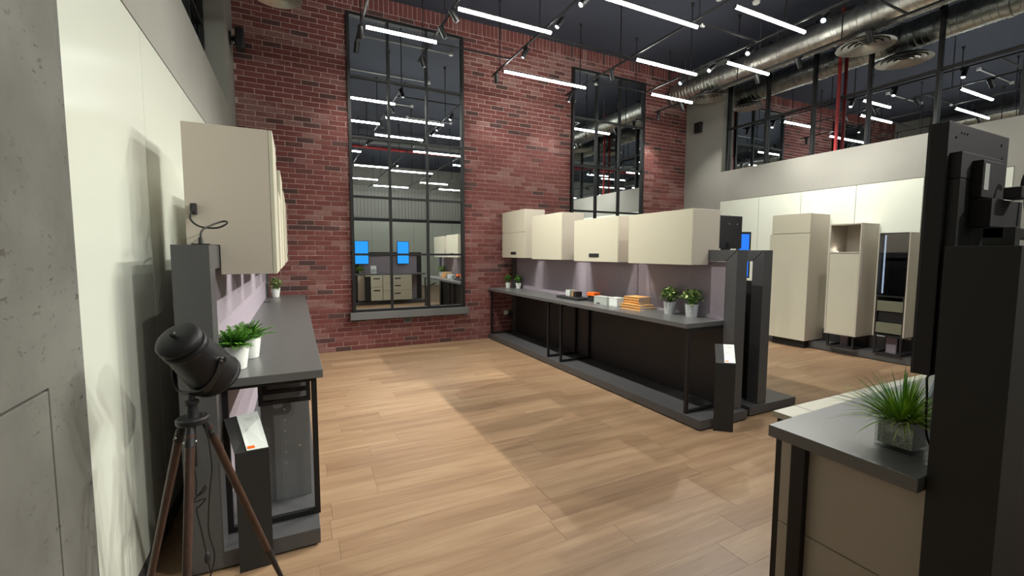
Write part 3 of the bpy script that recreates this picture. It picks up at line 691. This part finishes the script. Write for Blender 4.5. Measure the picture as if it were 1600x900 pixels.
for (x,y,dv,pw_) in ((.83,3.0,(-.9,0,-1),.12),(1.75,2.6,(-.9,.1,-1),.1),(2.95,3.2,(.6,.3,-1),.7),(4.49,2.2,(-.8,.6,-1),.6),(4.49,1.0,(.3,-.5,-1),.5),(5.68,1.8,(-1,.1,-.9),.8),(2.95,.2,(.2,.8,-1),.5),(.83,.6,(-.6,.3,-1),.4),(6.64,1.6,(.9,0,-1),.3),(1.75,4.4,(1,.05,-1.5),1.1),(1.75,3.0,(1,.1,-1.5),1.0),(2.95,4.2,(-1,0,-1),.7),(2.95,3.4,(-1,0,-1),.4),(4.49,-1.56,(-5.16,3.76,-3.1),2.0),(2.95,-.6,(-3.6,2.9,-3.1),.5)):
    t=spot(x,y,dv,'track spotlight of the rows behind the viewpoint, seen only in the mirrors',power=pw_); t['group']=RS

# --- spiral ducts ---
def duct(x,z,r,y0,y1,label):
    t=thing('spiral_duct',label,'duct',(x,y1,z),'galvanised ducts')
    y=y0; sec=1.15
    while y<y1-.01:
        ye=min(y+sec,y1); prof=[(r,0)]; q=0
        while q+.08<ye-y:
            prof+=[(r,q+.066),(r+.005,q+.070),(r+.005,q+.076),(r,q+.080)]; q+=.08
        prof.append((r,ye-y-.001))
        obj('duct_section', MB().lathe(prof,(x,y,z),(0,1,0),36), 'steel', t)
        obj('collar', MB().lathe([(r+.001,-.03),(r+.012,-.028),(r+.012,.028),(r+.001,.03)],(x,ye if ye<y1 else y1-.03,z),(0,1,0),36), 'steel', t)
        y=ye
    obj('end_disc', MB().lathe([(0,0),(r,0)],(x,y1-.002,z),(0,1,0),36), 'steel', t)
    yy=y1-.5
    while yy>y0:
        o=MB(); o.cyl((x-r-.02,yy,z),(x-r-.02,yy,ZC),.004,n=6).cyl((x+r+.02,yy,z),(x+r+.02,yy,ZC),.004,n=6)
        o.tube([(x+(r+.02)*math.cos(a_),yy,z+(r+.02)*math.sin(a_)) for a_ in [math.pi+math.pi*k_/10 for k_ in range(11)]],.005,6)
        yy-=1.6; obj('hanger', o, 'steel', t)
    return t
duct(7.40,4.87,.205,-5.5,D-.03,'galvanised spiral duct running along the right wall near the ceiling')
duct(-.12,5.02,.175,.4,5.9,'galvanised spiral duct above the left wall, outside the top of the picture')
def diffuser(x,y,z,ztop,label,r=.26):
    t=thing('air_diffuser',label,'vent',(x,y,z),'round ceiling diffusers')
    obj('neck', MB().lathe([(.11,z+.045),(.11,z+.05),(.115,z+.055),(.11,z+.06),(.11,ztop)],(x,y,0),(0,0,1),28), 'steel', t)
    for k,(ri,ro) in enumerate(((.80,1.0),(.58,.76),(.36,.54),(.16,.32),(0,.12))):
        ri*=r; ro*=r; dz=.010*(k>0)
        obj('cone_ring', MB().lathe([(ri,z+dz+.024),(ro-.008,z+dz+.004),(ro,z+dz),(ro+.002,z+dz+.004),(ro-.006,z+dz+.010),(ri,z+dz+.030)],(x,y,0),(0,0,1),40), 'steel2', t)
    obj('back_plate', MB().lathe([(0,z+.045),(r*.82,z+.045),(r*.86,z+.03),(r*.88,z+.03),(r*.84,z+.05),(.11,z+.056),(.11,z+.06)],(x,y,0),(0,0,1),40), 'blacks', t)
    obj('spoke', MB().box(x-r*.8,x+r*.8,y-.004,y+.004,z+.034,z+.042).box(x-.004,x+.004,y-r*.8,y+r*.8,z+.034,z+.042), 'steel2', t)
diffuser(7.40,6.30,4.57,4.72,'round metal air diffuser nearest the grey wall corner',.30)
diffuser(7.44,3.66,4.50,4.72,'larger round metal air diffuser in front of the red pipe',.35)
diffuser(-.10,5.55,4.27,4.86,'round metal air diffuser cut off at the top left')
# red pipe
t=thing('red_pipe','vertical red sprinkler pipe standing in front of the high window','pipe',(7.90,4.22,WR))
obj('riser', MB().cyl((7.90,4.22,WR),(7.90,4.22,ZC),.026,n=16), 'red', t)
obj('clamp', MB().lathe([(.027,4.98),(.034,4.982),(.034,5.018),(.027,5.02)],(7.90,4.22,0),(0,0,1),16), 'red', t)
t=obj('red_pipe', MB().cyl((XL,-1.2,5.05),(7.1,-1.2,5.05),.05,n=12), 'red'); tag(t,'horizontal red pipe across the room, seen only in the mirror','pipe')
t=obj('main_duct', MB().cyl((XL,-.4,5.12),(7.1,-.4,5.12),.12,n=20), 'sill'); tag(t,'slate grey pipe across the room, seen only in the mirror','pipe')
# ceiling conduits
cl=[(1.2,2.85,5.9),(1.1,2.85,4.3),(1.7,2.9,2.5),(4.6,5.9,4.9),(4.3,5.6,2.9),(3.0,4.3,1.5)]
for i,(a,b,y) in enumerate(cl):
    t=thing('ceiling_conduit','thin white conduit with round ends on the ceiling, seen in the mirrors','conduit',(a,y,ZC),'white ceiling conduits')
    obj('bar', MB().cyl((a,y,ZC-.03),(b,y,ZC-.03),.012,n=8), 'whitep', t)
    obj('end_box', MB().cyl((a,y,ZC-.05),(a,y,ZC),.04,n=14).cyl((b,y,ZC-.05),(b,y,ZC),.04,n=14), 'whitep', t)
t=thing('smoke_detector','small round white smoke detector on the dark ceiling, top edge','detector',(6.52,4.73,ZC))
obj('base', MB().lathe([(0,-.045),(.03,-.045),(.05,-.03),(.055,0)],(6.52,4.73,ZC),(0,0,1),20), 'whitep', t)
# wall devices
t=thing('wall_speaker','small black box speaker high on the grey right wall corner','speaker',(XR,6.87,4.2))
bx('casing', t, 'blacks', XR-.09,XR-.02,6.78,6.95,4.10,4.31,bevel=.01); bx('bracket', t, 'black', XR-.02,XR,6.84,6.89,4.18,4.24); bx('grille', t, 'black', XR-.094,XR-.0905,6.795,6.935,4.115,4.295,bevel=0)
t=thing('wall_speaker','black speaker on a wall bracket high on the left beside the bricks','speaker',(XL,6.85,4.25))
bx('casing', t, 'blacks', XL+.07,XL+.17,6.78,6.96,4.14,4.40,bevel=.02); obj('bracket', MB().box(XL,XL+.02,6.82,6.90,4.20,4.34).box(XL+.02,XL+.07,6.85,6.88,4.24,4.29), 'black', t,.003); obj('knuckle', MB().sphere((XL+.05,6.85,4.22),.02), 'chrome', t)
t=thing('power_plug','white plug with black adapters on the bricks by the island','plug',(3.43,D,.45))
bx('plate', t, 'whitep', 3.39,3.47,D-.012,D+.004,.41,.49,bevel=.002); obj('plug', MB().cyl((3.43,D-.012,.455),(3.43,D-.06,.455),.028), 'whitep', t,.002); obj('adapter', MB().box(3.46,3.52,D-.07,D-.005,.37,.47), 'blacks', t,.005)
obj('wire', MB().tube(curve([(3.5,D-.03,.37),(3.51,D-.03,.30),(3.53,D-.03,.18),(3.54,D-.04,.11)],6),.004), 'black', t)

# ================= PLANTS =================
def pot(t,x,y,z,r0,r1,h,m='white',flutes=0):
    if not flutes: 
        obj('pot', MB().lathe([(0,z),(r0-.003,z),(r0,z+.003),(r1,z+h-.002),(r1-.001,z+h),(r1-.004,z+h),(r1-.006,z+h-.012),(r0*.9,z+.02),(0,z+.018)],(x,y,0),(0,0,1),32), m, t)
    else:
        mb=MB(); n=48; rows=[(0,z),(r0,z),(r1,z+h),(r1-.005,z+h),(r1-.008,z+h-.02)]; vs=[];fs=[]
        for i,(r,zz) in enumerate(rows):
            for k in range(n):
                a_=2*math.pi*k/n; rr=r*(1+(.035 if (k%4<2) else 0)*(1 if i in(1,2) else 0)); vs.append((x+rr*math.cos(a_),y+rr*math.sin(a_),zz))
        for i in range(len(rows)-1):
            for k in range(n): fs.append((i*n+k,i*n+(k+1)%n,(i+1)*n+(k+1)%n,(i+1)*n+k))
        mb.add(vs,fs); obj('pot', mb, m, t)
    obj('soil', MB().lathe([(0,z+h-.012),(r1-.008,z+h-.012)],(x,y,0),(0,0,1),24), 'soil', t)
def leaf(mb,p,d,n_,L,w_):
    d=Vector(d).normalized(); n_=Vector(n_); s=d.cross(n_)
    if s.length<1e-4: s=d.orthogonal()
    s.normalize(); nn=s.cross(d).normalized(); p=Vector(p)
    a=[p,p+d*L*.35+s*w_*.5+nn*w_*.12,p+d*L*.75+s*w_*.36,p+d*L,p+d*L*.75-s*w_*.36,p+d*L*.35-s*w_*.5+nn*w_*.12,p+d*L*.4-nn*w_*.06]
    mb.add(a,[(0,1,6),(1,2,6),(2,3,6),(3,4,6),(4,5,6),(5,0,6)],True)
def rv(rr): 
    while 1:
        v=Vector((rr.uniform(-1,1),rr.uniform(-1,1),rr.uniform(-1,1)))
        if .1<v.length<1: return v
def fern(x,y,z,seed,label,S=1.0,dirx=0):
    rr=random.Random(seed); t=thing('potted_fern',label,'plant',(x,y,z),'green ferns on the left worktop')
    pot(t,x,y,z,.047*S,.062*S,.115*S); mb=MB(); zt=z+.105*S
    for i in range(60):
        a=rr.uniform(0,2*math.pi); el=rr.uniform(.45,1.5); L=rr.uniform(.08,.135)*S
        d=Vector((math.cos(a)*math.cos(el),math.sin(a)*math.cos(el),math.sin(el)))
        p0=Vector((x,y,zt))+Vector((math.cos(a),math.sin(a),0))*rr.uniform(0,.03)*S
        pts=[p0+d*L*s_+Vector((0,0,-.035*S))*s_*s_+Vector((d.x,d.y,0))*.03*S*s_*s_ for s_ in [k/9 for k in range(10)]]
        mb.tube(pts,.0012*S,4)
        for k in range(2,10):
            dd=(pts[k]-pts[k-1]).normalized(); sd=dd.cross(Vector((0,0,1)));  sd=sd.normalized() if sd.length>1e-3 else Vector((1,0,0))
            for s2 in (-1,1):
                leaf(mb,pts[k],sd*s2+dd*.55+Vector((0,0,.1)),(0,0,1),.028*S*(1.1-k/14),.012*S)
    obj('foliage', mb, 'fern', t, kind='stuff'); return t
fern(-.305,2.72,WT,3,'nearest bushy green fern in a smooth white pot behind the lamp',1.12)
fern(-.262,2.98,WT,5,'second green fern in a white pot just behind the first',1.05)
def bushy(x,y,z,seed,label,group,S=1.0,m='variegated',pm='zinc',fl=0,n=150,hgt=.075,rad=.075,ph=.10):
    rr=random.Random(seed); t=thing('potted_plant',label,'plant',(x,y,z),group)
    pot(t,x,y,z,.038*S,.05*S,ph*S,pm,fl); mb=MB(); c=Vector((x,y,z+ph*S+hgt*S*.55)); st=MB()
    for i in range(n):
        v=rv(rr).normalized(); q=rr.uniform(.45,1); p=c+Vector((v.x*rad*q,v.y*rad*q,abs(v.z)*hgt*q if rr.random()<.7 else v.z*hgt*.7))*S
        leaf(mb,p,v+Vector((0,0,.3))+rv(rr)*.6,Vector((0,0,1))+rv(rr)*.5,rr.uniform(.020,.032)*S,rr.uniform(.016,.024)*S)
        if i%5==0: st.tube([Vector((x,y,z+ph*S-.014)),(p+Vector((x,y,z+ph*S)))/2,p],.0012*S,4)
    obj('foliage', mb, m, t, kind='stuff'); obj('stem', st, 'fern', t, kind='stuff'); return t
GP='small potted plants on the worktops'
bushy(3.455,3.33,WT,11,'variegated plant in a fluted pale pot next to the stacked books',GP,S=1.25,fl=1,n=230)
bushy(3.482,3.075,WT,12,'variegated plant in a fluted pale pot nearest the island end pillar',GP,S=1.25,fl=1,n=230)
bushy(3.40,7.07,WT,13,'small dark green plant in a white pot, left of the pair by the bricks',GP,m='fern',pm='white',n=160,rad=.065,hgt=.085)
bushy(3.50,6.86,WT,14,'small dark green plant in a white pot, right of the pair by the bricks',GP,m='fern',pm='white',n=160,rad=.065,hgt=.085)
bushy(-.262,6.92,WT,15,'pale variegated plant in a white pot at the far end of the left worktop',GP,S=1.2,pm='white',n=170)

# glass vase with grass
t=thing('glass_vase','square clear glass vase of pebbles and tall green grass on the near worktop','vase',(1.728,.676,WT))
vx,vy,hs,H_=1.728,.676,.051,.102
def sq(r,z): return [(vx-r,vy-r,z),(vx+r,vy-r,z),(vx+r,vy+r,z),(vx-r,vy+r,z)]
o=MB(); vs=sq(hs,WT)+sq(hs,WT+H_)+sq(hs-.0045,WT+H_)+sq(hs-.0045,WT+.012)
fs=[(0,3,2,1)]+[(i,(i+1)%4,(i+1)%4+4,i+4) for i in range(4)]+[(i+4,(i+1)%4+4,(i+1)%4+8,i+8) for i in range(4)]+[(i+8,(i+1)%4+8,(i+1)%4+12,i+12) for i in range(4)]+[(12,13,14,15)]
o.add(vs,fs); obj('vessel', o, 'glass', t, .0015)
M['gravel']=mat('grey_pebbles',(.42,.41,.34),.8,var=.5,scale=160,bump=.8,bscale=200)
o=MB(); rr=random.Random(4)
o.box(vx-hs+.006,vx+hs-.006,vy-hs+.006,vy+hs-.006,WT+.0135,WT+.078)
for i in range(60): o.sphere((vx+rr.uniform(-.038,.038),vy+rr.uniform(-.038,.038),WT+.078+rr.uniform(-.003,.004)),rr.uniform(.004,.007),7,5,(1,1,.7))
obj('pebbles', o, 'gravel', t, kind='stuff')
o=MB()
def blade(p,a,el,L,w_,droop):
    d=Vector((math.cos(a)*math.cos(el),math.sin(a)*math.cos(el),math.sin(el))); pts=[]; n=9
    for k in range(n+1):
        s_=k/n; pts.append(p+d*L*s_+Vector((math.cos(a),math.sin(a),0))*droop*.6*s_*s_+Vector((0,0,-1))*droop*s_**2.2)
    sd=Vector((-math.sin(a),math.cos(a),0)); vs=[]
    for k,q in enumerate(pts):
        ww_=w_*(1-(k/n)**2)*.5+.0002; up_=Vector((0,0,.3*ww_)); vs+=[q+sd*ww_+up_,q-up_*.5,q-sd*ww_+up_]
    fs=[]
    for k in range(n): b_=3*k; fs+=[(b_,b_+1,b_+4,b_+3),(b_+1,b_+2,b_+5,b_+4)]
    o.add(vs,fs,True)
for i in range(330):
    a=rr.uniform(0,2*math.pi); q=rr.random()**.7
    p=Vector((vx+math.cos(a)*.022*q,vy+math.sin(a)*.022*q,WT+.074))
    blade(p,a+rr.uniform(-.5,.5),1.5-.95*q+rr.uniform(-.12,.12),rr.uniform(.10,.205),rr.uniform(.0045,.0075),rr.uniform(.02,.11)*q)
obj('grass', o, 'grass', t, kind='stuff')
# leaflet holder on near counter (mirror only)
t=thing('leaflet_stand','small white framed leaflet standing on the near counter, seen in the mirror','leaflet',(2.10,.72,WT))
o=MB().quadslab([(2.02,.75,WT),(2.18,.75,WT),(2.18,.70,WT+.23),(2.02,.70,WT+.23)],.008,(0,1,.2)); obj('card', o, 'paperw', t); 
o=MB().quadslab([(2.035,.748,WT+.02),(2.165,.748,WT+.02),(2.165,.722,WT+.13),(2.035,.722,WT+.13)],.002,(0,1,.2)); obj('picture', o, 'ink', t)

# ================= ISLAND SMALL THINGS =================
def book(i,x0,y0,w_,d_,z,h,ang,label):
    # spine side faces -x ; open (page) ends face -y
    t=thing('book',label,'book',(x0,y0,z),'orange-covered books stacked on the island')
    ca_,sa_=math.cos(ang),math.sin(ang)
    def tr(mb): mb.v=[(x0+vx_*ca_-vy_*sa_, y0+vx_*sa_+vy_*ca_, vz_) for vx_,vy_,vz_ in mb.v]; return mb
    o=MB().box(0,w_,0,d_,z,z+.002).box(0,w_,0,d_,z+h-.002,z+h).box(.006,.009,.0,d_,z+.002,z+h-.002)
    obj('cover', tr(o), 'kraft', t); obj('pages', tr(MB().box(.0095,w_-.006,.003,d_-.006,z+.0022,z+h-.0022)), 'paper', t)
    obj('back_board', tr(MB().box(w_-.0055,w_+.001,.004,d_-.004,z+.0032,z+h-.0032)), 'brown', t)
z=WT
specs=[(3.30,3.60,.24,.31,.030,.0,'lowest orange-covered book in the stack, widest'),(3.305,3.615,.225,.30,.028,.03,'second orange-covered book from the bottom of the stack'),(3.335,3.66,.19,.235,.026,.05,'middle orange-covered book of the stack'),(3.33,3.665,.185,.235,.026,.02,'second orange-covered book from the top of the stack'),(3.335,3.66,.185,.23,.028,.06,'topmost orange-covered book of the stack')]
for i,(x0,y0,w_,d_,h,an,l) in enumerate(specs):
    book(i,x0,y0,w_,d_,z,h,an,l); z+=h+.0005
bx('sample_tray', None, 'blacks', 3.27,3.50,4.72,5.24,WT,WT+.035,bevel=.01); tag(C.objects[-1],'long flat black tray on the island worktop','tray')
# sample stand
def rb(mb,cx,cy,ang,x0,x1,y0,y1,z0,z1):
    m=MB().box(x0,x1,y0,y1,z0,z1); c_,s2=math.cos(ang),math.sin(ang)
    mb.add([(cx+a_*c_-b_*s2,cy+a_*s2+b_*c_,zz) for a_,b_,zz in m.v],m.f); return mb
t=thing('sample_book','white fanned sample booklet standing on the black tray','sample',(3.40,5.05,WT+.036),'material samples on the island')
for k in range(7): obj('swatch', rb(MB(),3.40,5.12-k*.016,0,-.05,.06,-.0065,.0065,WT+.036,WT+.116-(k%2)*.003), 'paperw' if k%3 else 'ltgrey', t)
t=thing('sample_block','upright oak and black sample blocks beside the white booklet','sample',(3.40,4.93,WT+.036),'material samples on the island')
for k,m_ in enumerate(('olive','woodsample','woodsample','brown','blacks','blacks','dark')): obj('sample_tile', rb(MB(),3.40,4.985-k*.0165,0,-.05,.05,-.0075,.0075,WT+.036,WT+.106), m_, t)
bx('sample_box', None, 'dark', 3.40,3.50,4.50,4.68,WT,WT+.075,bevel=.003); tag(C.objects[-1],'dark grey sample box under the orange block','box','material samples on the island')
bx('sample_box', None, 'orange', 3.39,3.49,4.53,4.68,WT+.076,WT+.118,bevel=.002); tag(C.objects[-1],'bright orange sample block on the dark box','box','material samples on the island')
t=thing('sample_box','pale grey box with small dark print at its bottom edge','box',(3.32,4.25,WT),'material samples on the island')
bx('box_body', t, 'ltgrey', 3.315,3.42,4.185,4.43,WT,WT+.088,bevel=.002)
bx('box_lid', t, 'ltgrey', 3.313,3.422,4.183,4.432,WT+.0885,WT+.096,bevel=.001)
obj('print', MB().box(3.3135,3.3148,4.35,4.375,WT+.006,WT+.020).box(3.3135,3.3148,4.325,4.345,WT+.006,WT+.020).box(3.3135,3.3148,4.315,4.321,WT+.006,WT+.020), 'dark', t)
t=thing('sample_box','white box with a thin lid between the grey box and the books','box',(3.35,4.08,WT),'material samples on the island')
bx('box_body', t, 'paperw', 3.345,3.45,4.03,4.18,WT,WT+.092,bevel=.002); bx('box_lid', t, 'paperw', 3.343,3.452,4.028,4.182,WT+.0925,WT+.10,bevel=.001)
for i,(bx_,by_,l) in enumerate(((3.56,4.34,'left small clear glass bottle behind the grey box'),(3.57,4.22,'middle small clear glass bottle behind the grey and white boxes'),(3.56,4.08,'right small clear glass bottle behind the white box'))):
    t=obj('glass_bottle', MB().lathe([(0,WT),(.022,WT),(.024,WT+.004),(.024,WT+.06),(.008,WT+.09),(.007,WT+.14),(.010,WT+.145)],(bx_,by_,0),(0,0,1),16), 'glass'); tag(t,l,'bottle','glass bottles on the island')

# ================= LEAFLET POSTS =================
def kiosk(pts_bottom, zf, pts_top, label, card, n):
    (a,b)=pts_bottom; (c,d)=pts_top
    t=thing('leaflet_post',label,'stand',((a[0]+b[0])/2,(a[1]+b[1])/2,0),'charcoal leaflet posts')
    A=Vector((*a,0));B=Vector((*b,0)); A1=Vector((*a,zf));B1=Vector((*b,zf)); Cc=Vector(c);Dd=Vector(d)
    nf=(B-A).cross(Vector((0,0,1))).normalized()
    if nf.dot(-fw)<0: nf=-nf
    obj('upright', MB().quadslab([A,B,B1,A1],.006,nf), 'post', t)
    nt_=(B1-A1).cross(Dd-A1).normalized()
    if nt_.z<0: nt_=-nt_
    obj('sloping_top', MB().quadslab([A1,B1,Cc,Dd],.006,nt_), 'post', t)
    (u0,u1,v0,v1)=card
    def q(u,v,h): 
        p=A1.lerp(B1,u); q_=Dd.lerp(Cc,u); return p.lerp(q_,v)+nt_*h
    L_=thing('leaflet','white leaflet with a small orange mark on the '+n,'leaflet',tuple(q(u0,v0,.0005)),'white leaflets on the posts')
    obj('sheet', MB().quadslab([q(u0,v0,.003),q(u1,v0,.003),q(u1,v1,.003),q(u0,v1,.003)],.0025,nt_), 'paperw', L_)
    du=u1-u0; dv=v1-v0
    def strip(a0,a1,b0,b1,h=.0034): return [q(u0+du*a0,v0+dv*b0,h),q(u0+du*a1,v0+dv*b0,h),q(u0+du*a1,v0+dv*b1,h),q(u0+du*a0,v0+dv*b1,h)]
    obj('orange_mark', MB().quadslab(strip(.06,.40,.04,.11),.0003,nt_), 'orange', L_)
    o=MB()
    for k in range(3): o.quadslab(strip(.25+.04*k,.75-.05*k,.86-.035*k,.868-.035*k),.0003,nt_)
    for k in range(2): o.quadslab(strip(.2,.55,.55-.03*k,.556-.03*k),.0003,nt_)
    obj('print', o, 'ink', L_)
    return t
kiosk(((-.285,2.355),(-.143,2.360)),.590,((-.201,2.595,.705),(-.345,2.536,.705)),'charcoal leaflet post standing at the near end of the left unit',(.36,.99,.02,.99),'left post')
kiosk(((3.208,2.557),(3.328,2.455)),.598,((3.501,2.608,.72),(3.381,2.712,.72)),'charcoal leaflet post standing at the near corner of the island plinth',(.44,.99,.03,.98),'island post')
obj('acrylic_holder', MB(), 'glass') if False else None

# ================= TRIPOD LAMP =================
tp=Vector((-.378,2.04,.885))
t=thing('tripod_lamp','black studio-style floor lamp on dark wooden tripod legs, front left','lamp',(tp.x,tp.y,0))
feet=[Vector((-.100,2.215,0)),Vector((-.615,2.16,0)),Vector((-.385,1.70,0))]
for f_ in feet:
    dv=(f_-tp); hz=Vector((dv.x,dv.y,0)).normalized(); a_=tp+hz*.05+Vector((0,0,-.045)); s2=Vector((-hz.y,hz.x,0))
    m_=a_.lerp(f_,.80); L_=obj('leg', MB().cyl(a_,m_,.0165,.0125,n=14), 'wood', t)
    obj('foot_tip', MB().cyl(m_.lerp(a_,.01),f_+Vector((0,0,.001)),.0125,.009,n=12).cyl(m_.lerp(a_,.03),m_.lerp(f_,.12),.015,.015,n=14), 'black', L_)
    obj('leg_socket', MB().cyl(tp+hz*.038+Vector((0,0,-.012)),a_.lerp(f_,.05),.013,.019,n=14), 'black', L_)
    b0=a_.lerp(f_,.03); obj('bolt', MB().cyl(b0-s2*.022,b0+s2*.022,.004,n=8), 'chrome', L_)
obj('collar_plate', MB().lathe([(0,-.016),(.052,-.016),(.056,-.012),(.056,.004),(.05,.009),(0,.009)],tp,(0,0,1),32), 'black', t)
obj('stem', MB().lathe([(.022,.008),(.019,.02),(.018,.055),(.024,.06),(.024,.072),(.012,.078),(.010,.10)],tp,(0,0,1),20).cyl(tp-Vector((0,0,.19)),tp-Vector((0,0,.0)),.009,n=12), 'black', t)
ax=Vector((.34,.60,-.72)).normalized()
hc=Vector((-.350,2.04,1.118))     # head centre
hd=obj('lamp_head', MB().lathe([(r9*.85,t9*.98) for r9,t9 in [(0,-.152),(.060,-.150),(.082,-.142),(.090,-.132),(.091,-.120),(.079,-.114),(.079,-.104),(.088,-.101),(.092,-.094),(.092,-.080),(.089,-.076),(.100,.02),(.108,.115),(.113,.120),(.113,.130),(.108,.133),(.100,.115),(.088,.0),(.078,-.07),(0,-.075)]],hc,ax,48), 'lampblack', t)
obj('cap_knob', MB().lathe([(r9*.85,t9*.98) for r9,t9 in [(.006,-.150),(.006,-.158),(.013,-.161),(.014,-.169),(.010,-.175),(0,-.176)]],hc,ax,16), 'black', hd)
obj('bulb', MB().sphere(hc+ax*.03,.03,16,10), 'whitep', hd)
# yoke
side=ax.cross(Vector((0,0,1))).normalized(); dn=(Vector((0,0,-1))-ax*Vector((0,0,-1)).dot(ax)).normalized()
base=tp+Vector((0,0,.10))
pts=[]; r_=.118
p1=hc+side*.094-ax*.0; p2=hc-side*.094
bmid=base
cv=curve([p1,p1.lerp(base,.45)+side*.035,base+side*.055+Vector((0,0,.012)),base,base-side*.055+Vector((0,0,.012)),p2.lerp(base,.45)-side*.035,p2],7)
o=MB(); vs=[];fs=[]
for i,p in enumerate(cv):
    d=(cv[min(i+1,len(cv)-1)]-cv[max(i-1,0)]).normalized(); wv=ax*.014; tv_=d.cross(ax).normalized()*.003
    vs+=[p+wv+tv_,p-wv+tv_,p-wv-tv_,p+wv-tv_]
for i in range(len(cv)-1):
    b_=4*i
    for k in range(4): fs.append((b_+k,b_+(k+1)%4,b_+4+(k+1)%4,b_+4+k))
fs+=[(3,2,1,0),tuple(4*(len(cv)-1)+k for k in range(4))]
o.add(vs,fs); obj('yoke', o, 'black', t)
o=MB().cyl(p1-side*.012,p1+side*.012,.010,n=14).cyl(p2+side*.012,p2-side*.012,.010,n=14); obj('pivot_bolt', o, 'chrome', t)
# cord
cp=[tp+Vector(v) for v in ((.0,-.02,-.19),(.004,-.02,-.25),(.002,-.02,-.30),(.03,-.03,-.285),(.035,-.02,-.265),(.01,-.01,-.30),(-.01,-.02,-.325),(.03,-.02,-.32),(.012,-.02,-.345),(.0,-.02,-.36),(.012,-.02,-.45),(.022,-.02,-.53),(.03,-.02,-.60),(.03,0,-.66),(.0,.02,-.76),(-.02,.04,-.84),(-.02,.05,-.884))]
w1_=obj('power_cord', MB().tube(curve(cp,7),.0028,8), 'black', t)
cp=[tp+Vector(v) for v in ((.03,.0,.02),(.045,-.01,-.05),(.055,-.01,-.2),(.045,-.02,-.3),(.035,-.02,-.45),(.05,-.02,-.55),(.04,-.01,-.62),(.0,0,-.74),(-.02,.03,-.884))]
obj('power_cord', MB().tube(curve(cp,7),.0028,8), 'black', t)
obj('cord_switch', MB().sphere(tp+Vector((.026,-.02,-.565)),.012,12,8,(1,1,2.2)), 'blacks', t)
